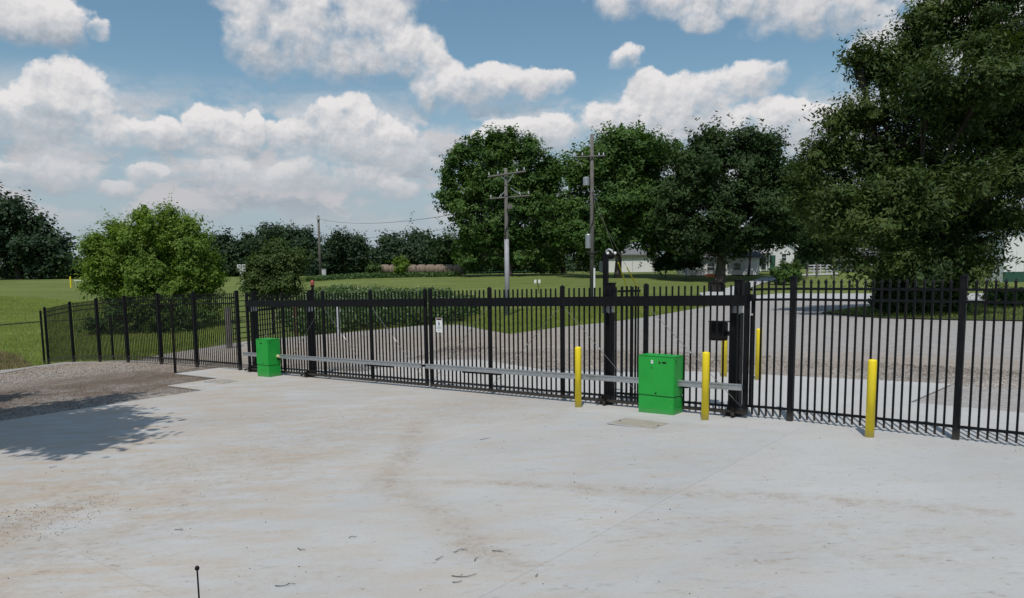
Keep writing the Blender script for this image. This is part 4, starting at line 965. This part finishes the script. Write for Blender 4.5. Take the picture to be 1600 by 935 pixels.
# great tree at right
T('walnut_tree', 'huge dark tree filling the right side, standing on the grass island', (1408, 488), 45.5,
  [(1470, 52, 60, 48), (1440, 30, 36, 26), (1540, 15, 80, 65), (1600, 110, 90, 90), (1420, 95, 56, 44), (1395, 130, 52, 42), (1500, 180, 110, 85), (1335, 92, 26, 10), (1372, 95, 34, 20), (1352, 185, 56, 34), (1300, 190, 36, 16), (1290, 250, 48, 46),
   (1385, 265, 90, 75), (1500, 310, 110, 80), (1600, 260, 90, 80), (1270, 312, 42, 36), (1266, 262, 20, 26), (1325, 350, 54, 44), (1425, 385, 72, 45), (1500, 390, 62, 38), (1562, 352, 38, 36), (1415, 440, 50, 34), (1480, 440, 40, 28), (1650, 150, 90, 110), (1665, 290, 60, 60),
   (1320, 398, 28, 22), (1700, 60, 90, 90), (1390, 415, 50, 26, -4.5), (1470, 420, 60, 30, -5), (1540, 410, 34, 24, -4), (1400, 330, 70, 50, -5), (1520, 300, 80, 50, -5), (1320, 320, 46, 36, -4), (1450, 150, 60, 50, -4), (1540, 130, 60, 50, -5)],
  'leaf_walnut', 5900, 44, .27, .85, .45, 11, droop=.7, dfac=.85, aspect=.36, flat=.5, carve=-.35)
T('shrub', 'dense dark shrub clump around the foot of the great tree', (1400, 490), 44.0, [(1395, 462, 26, 26), (1430, 455, 40, 30), (1480, 462, 26, 18), (1440, 475, 60, 12)], 'leaf_dark', 420, 50, .20, .5, .1, 12, cat='shrub')
T('bush', 'low round bush under the barn at the right edge', (1585, 478), 50, [(1580, 466, 26, 12), (1555, 468, 12, 8)], 'leaf_mid', 160, 40, .2, .4, .05, 13, cat='bush')
T('bush', 'spiky green bush beside the driveway', (1225, 440), 86, [(1224, 431, 17, 9), (1238, 433, 9, 7)], 'leaf_mid', 120, 36, .3, .6, .05, 14, cat='bush')
# middle trees
T('maple_tree', 'tall dark green tree with pointed leaders behind the sleeved pole', (795, 428), 106,
  [(790, 275, 56, 42), (742, 290, 30, 26), (728, 335, 28, 36), (765, 335, 48, 50), (838, 280, 18, 30), (825, 335, 44, 46), (862, 300, 20, 30), (800, 385, 62, 34), (735, 375, 26, 28), (860, 365, 32, 46), (730, 402, 24, 22),
   (700, 272, 10, 14), (716, 250, 9, 26), (742, 240, 10, 26), (768, 232, 12, 26), (800, 224, 14, 24), (830, 236, 12, 26), (850, 262, 9, 20), (866, 264, 9, 22), (706, 300, 16, 26), (783, 245, 14, 24), (815, 248, 12, 20)],
  'leaf_mid', 2500, 46, .38, .95, .5, 21, carve=-.05, wexp=.7)
T('maple_tree', 'broad lighter green tree behind the tall transformer pole', (965, 427), 98,
  [(975, 246, 46, 36), (920, 262, 28, 32), (1015, 246, 34, 34), (970, 305, 70, 54), (900, 335, 24, 36), (930, 360, 46, 32), (1000, 370, 56, 26), (1030, 320, 40, 52), (955, 372, 28, 18), (893, 272, 12, 22), (950, 222, 22, 16), (1000, 222, 22, 14), (1040, 240, 20, 18)],
  'leaf_mid', 2400, 46, .39, 1.15, .42, 22, carve=-.2)
T('oak_tree', 'very dark spreading tree in front of the low house wing', (1125, 421), 92,
  [(1130, 248, 60, 40), (1080, 262, 38, 42), (1195, 258, 46, 40), (1140, 315, 100, 58), (1065, 330, 36, 46), (1215, 315, 44, 54), (1130, 368, 92, 28), (1215, 368, 40, 20), (1060, 374, 30, 16), (1235, 275, 26, 34), (1238, 330, 26, 34), (1100, 225, 24, 14), (1170, 222, 26, 14), (1090, 390, 36, 10), (1160, 388, 26, 10)],
  'leaf_dark', 2500, 46, .37, 1.15, .6, 23, carve=-.2)
T('oak_tree', 'dark tree filling the gap behind the farmhouse gable', (1275, 415), 135, [(1270, 340, 50, 50), (1330, 340, 50, 60), (1250, 360, 36, 30), (1390, 350, 60, 55), (1450, 350, 60, 55), (1290, 385, 40, 24), (1350, 392, 40, 20)], 'leaf_dark', 800, 40, .6, 1.8, .5, 24)
T('maple_tree', 'rounded tree between the two utility poles in the back row', (880, 425), 120, [(880, 350, 30, 40), (862, 385, 38, 34), (905, 390, 34, 30), (845, 400, 30, 24)], 'leaf_olive', 650, 40, .45, 1.4, .3, 25)
T('elm_tree', 'low shaggy tree at the right end of the hay bales', (725, 424), 124, [(725, 395, 40, 26), (775, 400, 36, 24), (830, 398, 40, 26), (695, 408, 18, 12)], 'leaf_dark', 560, 40, .45, 1.5, .3, 26)
# far rows
T('oak_tree', 'big rounded dark tree at the left edge of the picture', (30, 440), 150, [(15, 354, 46, 44), (55, 372, 34, 40), (-40, 350, 56, 50), (82, 396, 22, 32), (30, 405, 70, 32), (-60, 390, 50, 50)], 'leaf_far', 1000, 42, .75, 2.1, .6, 31, flat=.9)
T('oak_tree', 'small dark tree tucked left of the lime green one', (122, 438), 175, [(122, 420, 16, 16), (108, 428, 14, 12)], 'leaf_olive', 150, 40, .7, 1.6, .2, 32)
T('oak_tree', 'grey-green tree between the lime tree and the road signs', (335, 434), 165, [(325, 388, 24, 20), (355, 396, 22, 22), (340, 415, 45, 22), (372, 408, 22, 24)], 'leaf_far', 560, 40, .6, 1.9, .4, 33)
T('oak_tree', 'tall dark tree just left of the distant slim pole', (440, 432), 172, [(430, 376, 24, 22), (462, 378, 20, 20), (445, 404, 38, 26), (410, 398, 22, 26), (480, 400, 20, 32)], 'leaf_far', 760, 40, .6, 1.9, .4, 34)
T('oak_tree', 'dark tree just right of the distant slim pole', (540, 430), 168, [(540, 392, 24, 22), (520, 402, 20, 24), (556, 406, 14, 22), (500, 414, 12, 18)], 'leaf_far', 520, 40, .6, 1.9, .35, 35)
T('oak_tree', 'dome of trees behind the left hay bales', (620, 428), 165, [(617, 396, 26, 20), (650, 394, 30, 22), (600, 408, 14, 16)], 'leaf_far', 560, 40, .6, 1.9, .35, 36)
T('oak_tree', 'lower part of the wooded dome behind the right hay bales', (685, 428), 160, [(682, 402, 18, 18), (700, 412, 16, 14)], 'leaf_far', 320, 40, .6, 1.9, .35, 37)
T('spruce_tree', 'narrow grey-green tree top in the far row', (388, 430), 185, [(388, 385, 10, 14), (390, 405, 18, 22)], 'leaf_far', 160, 40, .6, 1.5, .3, 38)
# lime tree and its neighbours
T('lime_green_tree', 'broad lime green tree on the grass bank behind the left fence', (250, 512), 54,
  [(245, 365, 34, 34), (208, 378, 38, 32), (280, 385, 36, 36), (168, 395, 30, 26), (240, 420, 76, 44), (308, 420, 28, 34), (160, 435, 32, 28), (215, 462, 58, 28), (285, 460, 48, 26), (328, 445, 18, 20), (258, 342, 14, 18), (225, 345, 12, 16), (180, 362, 14, 16), (148, 378, 14, 12), (290, 360, 12, 14)],
  'leaf_lime', 2900, 46, .20, .55, .22, 41, flat=.8, carve=-.2, aspect=.5)
T('shrub', 'dark low undergrowth beneath the lime green tree', (230, 520), 53, [(215, 502, 60, 20), (280, 496, 50, 20), (160, 512, 26, 14), (330, 490, 24, 12)], 'leaf_mid', 260, 44, .2, .5, .05, 42, cat='shrub', carve=-.2)
T('small_tree', 'smaller olive green tree right of the road signs', (432, 470), 66, [(435, 402, 22, 22), (415, 425, 28, 28), (452, 420, 24, 30), (430, 450, 42, 22), (400, 445, 18, 18), (462, 410, 10, 14)], 'leaf_olive', 1000, 44, .20, .6, .14, 43)
# small bushes
T('bush', 'upright green bush in front of the hay bales', (625, 432), 108, [(625, 418, 9, 13), (625, 427, 10, 6)], 'leaf_lime', 90, 40, .3, .5, .05, 51, cat='bush')
T('bush', 'small round bush left of the hay bales', (591, 432), 110, [(590, 424, 10, 9)], 'leaf_olive', 60, 36, .3, .5, .05, 52, cat='bush')
T('bush', 'loose dark bush between the white shed and the clipped hedge', (1040, 424), 99, [(1036, 412, 16, 10), (1050, 405, 12, 12)], 'leaf_dark', 160, 40, .26, .5, .05, 57, cat='bush')
T('hedge', 'dark clipped hedge before the low house wing', (1072, 424), 97, [(1064, 413, 12, 11), (1080, 413, 12, 11)], 'leaf_dark', 220, 40, .22, .45, .05, 53, cat='hedge')
T('spruce_tree', 'small dark evergreen beside the farmhouse porch', (1176, 423), 106, [(1176, 402, 7, 12), (1176, 413, 14, 10)], 'leaf_dark', 140, 40, .26, .5, .12, 54)
T('oak_tree', 'slender dark tree in front of the farmhouse corner', (1170, 423), 102, [(1180, 366, 20, 13), (1160, 380, 18, 14), (1208, 368, 16, 8)], 'leaf_dark', 230, 40, .36, .9, .16, 55)
T('bush', 'low flowering bush at the farmhouse wall', (1232, 422), 108, [(1228, 415, 9, 5), (1242, 416, 7, 5)], 'leaf_olive', 50, 36, .24, .4, .04, 56, cat='bush')
# the tree whose shade lies on the concrete at bottom left; it stands outside the picture
def shade_tree():
    global RNG
    RNG = np.random.default_rng(61)
    r = empty('maple_tree', (-14.2, 8.4, G(-14.2, 8.4)), 0, 'tree just outside the left edge whose shadow falls on the concrete', 'tree')
    L = [[3.4, .8, 7.6, 2.4, 1.9, 1.3], [3.0, 2.6, 7.8, 2.6, 2.1, 1.3], [1.6, -1.4, 7.4, 2.2, 1.6, 1.2], [0, 3.2, 7.8, 2.8, 2.2, 1.5], [1.2, 2.0, 8.0, 2.6, 2.2, 1.6], [5.0, .8, 7.3, 1.8, 1.4, 1.0], [-1, .5, 8.8, 3, 3, 2.2], [.4, -.6, 7.6, 2.4, 1.6, 1.4], [2.2, 4.2, 7.8, 2.2, 2.2, 1.4], [-2.0, 5.0, 8.0, 3, 2.6, 1.8], [-3.5, 2, 8, 2.5, 3, 2]]
    for q_ in L: q_[2] += 1.5
    P, O = crown_points(L, 1500, 61, carve=-1., nsub=6); m = len(P); idx = np.repeat(np.arange(m), 40)
    C = P[idx]+RNG.normal(size=(m*40, 3))*.28; nr = rand_dirs(m*40)+np.array([0, 0, .6]); nr /= np.linalg.norm(nr, axis=1, keepdims=True)
    link('crown', np_mesh('crown', leaf_quads(C, nr, np.full(len(C), .25), .6, .2), 4, M['leaf_mid']), r)
    MB().tube([(0, 0, -.3), (0, 0, .3), (.1, .1, 3), (.3, .2, 5.5), (.6, .6, 9.3)], [.42, .32, .27, .22, .08], 10).build('trunk', M['bark'], r, smooth=True)
    lm = MB()
    for q in L: lm.tube([(.2, .15, 4.5), tuple((np.array(q[:3])+np.array([.2, .15, 4.5]))/2+np.array([0, 0, .3])), tuple(q[:3])], [.12, .08, .03], 6, cap=False)
    lm.build('limbs', M['bark'], r)
shade_tree()
# ------------------------------------------------------------------ ground cover (nobody could count it)
def inside(poly, X, Y):
    c = np.zeros(len(X), bool); n = len(poly)
    for i in range(n):
        x1, y1 = poly[i]; x2, y2 = poly[(i+1) % n]
        cond = ((y1 > Y) != (y2 > Y)) & (X < (x2-x1)*(Y-y1)/(y2-y1+1e-12)+x1); c ^= cond
    return c
def scatter(poly, n, bias=None):
    p = np.array(poly); X = RNG.uniform(p[:, 0].min(), p[:, 0].max(), n*4); Y = RNG.uniform(p[:, 1].min(), p[:, 1].max(), n*4)
    k = inside(poly, X, Y)
    return X[k][:n], Y[k][:n]
RNG = np.random.default_rng(99)
def blades(name, poly, n, hmin, hmax, w, mat, patchy=0., dz=-.09):
    X, Y = scatter(poly, n)
    if patchy: k = vnoise(np.stack([X, Y, 0*X], 1), .8, 5)+RNG.normal(size=len(X))*.25 > patchy; X, Y = X[k], Y[k]
    n = len(X); Z = g(X, Y)+dz; h_ = RNG.uniform(hmin, hmax, n); a = RNG.uniform(0, 6.28, n); le = RNG.normal(size=(n, 2))*.35*h_[:, None]
    b = np.stack([X, Y, Z], 1); sd = np.stack([np.cos(a), np.sin(a), 0*a], 1)*w
    tp = b+np.stack([le[:, 0], le[:, 1], h_], 1)
    V = np.stack([b-sd, b+sd, tp], 1).reshape(-1, 3)
    o = link(name, np_mesh(name, V, 3, M[mat])); tag(o, kind='stuff'); return o
bank = [P2(-120, 588), P2(0, 578), P2(66, 570), P2(130, 564), P2(215, 562.5), P2(250, 553), P2(330, 541), P2(355, 520), P2(355, 475), P2(0, 462), P2(-120, 470)]
o = blades('bank_grass', bank, 60000, .08, .24, .016, 'blade'); tag(o, 'rough green grass covering the bank at the left', 'grass')
dry = [P2(-120, 590), P2(0, 578), P2(50, 572), P2(30, 556), P2(-10, 548), P2(-120, 555)]
o = blades('dry_grass', dry, 9000, .10, .30, .02, 'dryblade'); tag(o, 'dry straw-coloured grass along the gravel at the far left', 'grass')
isl = [P2(1285, 489), P2(1345, 481), P2(1440, 473), P2(1640, 473), P2(1640, 501), P2(1500, 499), P2(1380, 496)]
o = blades('island_grass', isl, 5000, .06, .20, .02, 'blade', dz=.0); tag(o, 'short grass on the island under the great tree', 'grass')
lawn_edge = [P2(716, 498), P2(760, 512), P2(798, 521), P2(870, 511), P2(947, 503), P2(1010, 495), P2(1085, 482), P2(1085, 474), P2(940, 478), P2(760, 484), P2(700, 486)]
o = blades('verge_grass', lawn_edge, 26000, .05, .16, .014, 'blade'); tag(o, 'short grass along the gravel edge behind the gate', 'grass')
# tall weeds behind the far gate
def weeds():
    poly = [P2(466, 525), P2(490, 521), P2(575, 513), P2(659, 506), P2(716, 503), P2(750, 488), P2(700, 470), P2(600, 463), P2(500, 463), P2(470, 480), P2(440, 500)]
    X, Y = scatter(poly, 2000); n = len(X); Z = g(X, Y)-.09
    h_ = RNG.uniform(.8, 1.6, n)*(.75+.35*vnoise(np.stack([X, Y, 0*X], 1), .5, 3)); nl = 46
    idx = np.repeat(np.arange(n), nl); u = RNG.random(n*nl)**.8
    C = np.stack([X[idx]+RNG.normal(size=n*nl)*.22, Y[idx]+RNG.normal(size=n*nl)*.22, Z[idx]+.05+u*h_[idx]], 1)
    nr = rand_dirs(n*nl)+np.array([0, 0, .7]); nr /= np.linalg.norm(nr, axis=1, keepdims=True)
    o = link('tall_weeds', np_mesh('tall_weeds', leaf_quads(C, nr, np.full(len(C), .20), .5, .2), 4, M['leaf_weed'])); tag(o, 'tall leafy weeds lining the gravel behind the far gate', 'weeds', kind='stuff')
    k = RNG.random(n) < .3; Xf, Yf, Zf = X[k], Y[k], (Z+h_+.06)[k]; m = len(Xf)*5; ii = np.repeat(np.arange(len(Xf)), 5)
    C = np.stack([Xf[ii]+RNG.normal(size=m)*.15, Yf[ii]+RNG.normal(size=m)*.15, Zf[ii]+RNG.normal(size=m)*.08], 1)
    nr = rand_dirs(m)+np.array([0, -.3, .7]); nr /= np.linalg.norm(nr, axis=1, keepdims=True)
    o = link('weed_flowers', np_mesh('weed_flowers', leaf_quads(C, nr, np.full(m, .055), .9), 4, M['flower'])); tag(o, 'pale flower heads on top of the tall weeds', 'flowers', kind='stuff')
weeds()
def weeds2(poly, n0, hh, mat, ls, label, nm):
    X, Y = scatter(poly, n0); n = len(X); Z = g(X, Y)-.09; h_ = RNG.uniform(.4, 1., n)*hh; nl = 40; idx = np.repeat(np.arange(n), nl)
    C = np.stack([X[idx]+RNG.normal(size=n*nl)*.3, Y[idx]+RNG.normal(size=n*nl)*.3, Z[idx]+RNG.random(n*nl)*h_[idx]], 1)
    nr = rand_dirs(n*nl)+np.array([0, 0, .5]); nr /= np.linalg.norm(nr, axis=1, keepdims=True)
    o = link(nm, np_mesh(nm, leaf_quads(C, nr, np.full(len(C), ls), .5, .2), 4, M[mat])); tag(o, label, 'weeds', kind='stuff')
xa = at_y(478, 430, 108)[0]; xb = at_y(720, 430, 108)[0]
weeds2([(xa, 106), (xb, 107), (xb, 109), (xa, 110)], 260, .75, 'leaf_weed', .3, 'rank weeds along the far edge of the lawn before the hay bales', 'edge_weeds')
# far-off wood closing the horizon
def far_wood():
    V = []
    X = RNG.uniform(-420, 420, 9000); Yd = 330+RNG.uniform(0, 40, 9000); H_ = 5+3*vnoise(np.stack([X, 0*X, 0*X], 1), .05, 8)
    Z = g(X, Yd)+RNG.random(9000)**.7*H_
    C = np.stack([X, Yd, Z], 1); idx = np.repeat(np.arange(9000), 8); C = C[idx]+RNG.normal(size=(72000, 3))*1.3
    nr = rand_dirs(72000)+np.array([0, -.3, .5]); nr /= np.linalg.norm(nr, axis=1, keepdims=True)
    o = link('distant_wood', np_mesh('distant_wood', leaf_quads(C, nr, np.full(72000, 2.2), .7), 4, M['leaf_far'])); tag(o, 'distant wood along the horizon', 'wood', kind='stuff')
far_wood()
# stones on the gravel near the camera side
def stones(name, poly, n, smin, smax, mat, label, dz=-.035):
    X, Y = scatter(poly, n); n = len(X); s = RNG.uniform(smin, smax, n)*RNG.uniform(.6, 1.2, n)
    base = np.array([[1, 0, 0], [0, 1, 0], [-1, 0, 0], [0, -1, 0], [0, 0, .8], [0, 0, -.5]]); F = [(0, 1, 4), (1, 2, 4), (2, 3, 4), (3, 0, 4)]
    J = base[None]*(1+RNG.uniform(-.35, .35, (n, 6, 3))); a = RNG.uniform(0, 6.28, n); ca, sa = np.cos(a)[:, None], np.sin(a)[:, None]
    x = J[..., 0]*ca-J[..., 1]*sa; y = J[..., 0]*sa+J[..., 1]*ca; P = np.stack([x, y, J[..., 2]], -1)*s[:, None, None]+np.stack([X, Y, g(X, Y)+dz+s*.25], -1)[:, None]
    V = P[:, np.array(F)].reshape(-1, 3); o = link(name, np_mesh(name, V, 3, M[mat])); tag(o, label, 'gravel', kind='stuff')
M['stone'] = leaf_mat('loose_stone', (.12, .10, .09), (.42, .38, .34), 0, 0)
M['bedstone'] = leaf_mat('dusty_stone', (.07, .055, .045), (.26, .21, .17), 0, 0)
M['darkspeck'] = leaf_mat('leaf_litter', (.05, .04, .03), (.14, .11, .08), 0, 0)
bed = [P2(-120, 668), P2(0, 656), P2(175, 632), P2(318, 611), P2(268, 602), P2(340, 592), P2(283, 583), P2(345, 575), P2(300, 566), P2(130, 566), P2(0, 580), P2(-120, 600)]
stones('loose_gravel', bed, 16000, .006, .022, 'bedstone', 'loose stones scattered over the gravel bed at the left')
bed2 = [P2(1150, 586), P2(1200, 585), P2(1490, 599), P2(1640, 610), P2(1640, 580), P2(1200, 555), P2(700, 540), P2(640, 560), P2(760, 558), P2(850, 578), P2(950, 581)]
stones('loose_gravel', bed2, 12000, .015, .045, 'stone', 'loose stones along the gravel edge beyond the gates')
spill = [P2(-40, 860), P2(0, 800), P2(110, 775), P2(200, 770), P2(140, 820), P2(60, 850)]
stones('mud_crumbs', spill, 420, .003, .009, 'darkspeck', 'crumbs of dried mud on the concrete at the lower left', 0.0)
whole = [P2(0, 930), P2(0, 740), P2(300, 650), P2(600, 620), P2(950, 650), P2(1600, 700), P2(1600, 930)]
stones('leaf_litter', whole, 420, .003, .010, 'darkspeck', 'tiny bits of leaf and grit on the concrete', 0.0)
# twigs lying on the concrete, each its own thing
TW = [((681, 877), (693, 872), 'short dark twig lying left of the others near the bottom centre'), ((709, 865), (718, 861), 'crooked twig left of the pair at the bottom centre'), ((719, 860), (731, 863), 'forked twig in the middle of the litter at the bottom centre'),
      ((741, 878), (747, 873), 'tiny slanting twig below the forked one'), ((769, 862), (787, 864), 'dark twig on the tan mud stain'), ((706, 901), (745, 898), 'longest curved twig at the bottom centre'), ((707, 911), (722, 909), 'short twig just below the longest curved one'),
      ((837, 903), (840, 899), 'tiny twig alone right of the litter'), ((545, 842), (558, 840), 'thin twig lying alone left of the bottom centre'), ((750, 688), (765, 686), 'thin twig on the clean concrete before the gate'), ((77, 732), (90, 730), 'thin twig at the tip of the tree shadow'),
      ((273, 829), (287, 830), 'thin twig pair remnant at the lower left'), ((430, 917), (462, 915), 'ragged twig near the bottom edge left of centre'), ((465, 858), (477, 862), 'small forked twig left of the bottom centre')]
for (a, b, lb) in TW:
    rg = random.Random(a[0]); A_ = hit(*a); B_ = hit(*b); A_ = Vector((A_[0], A_[1], G(A_[0], A_[1])+.008)); B_ = Vector((B_[0], B_[1], G(B_[0], B_[1])+.012)); d = B_-A_; pr = Vector((-d.y, d.x, 0))
    L_ = d.length; pts = [A_+d*u+pr*(rg.uniform(-.12, .12) if 0 < u < 1 else 0)+Vector((0, 0, rg.uniform(0, .01))) for u in (0, .25, .5, .75, 1)]
    if 'curved' in lb: pts = [A_+d*u-pr*.22*math.sin(math.pi*u) for u in np.linspace(0, 1, 8)]
    mb = MB().tube([p-A_ for p in pts], [.0042-.0025*i/len(pts) for i in range(len(pts))], 5)
    if L_ > .12: mb.tube([pts[2]-A_, pts[2]-A_+d*.15+pr*.25], .002, 4)
    o = mb.build('twig', M['twig'], None, loc=A_); tag(o, lb, 'twig', 'twigs on the concrete')
print('TRIS', sum(sum(len(p.vertices)-2 for p in me.polygons) if len(me.polygons) < 3000 else len(me.polygons)*2 for me in bpy.data.meshes))
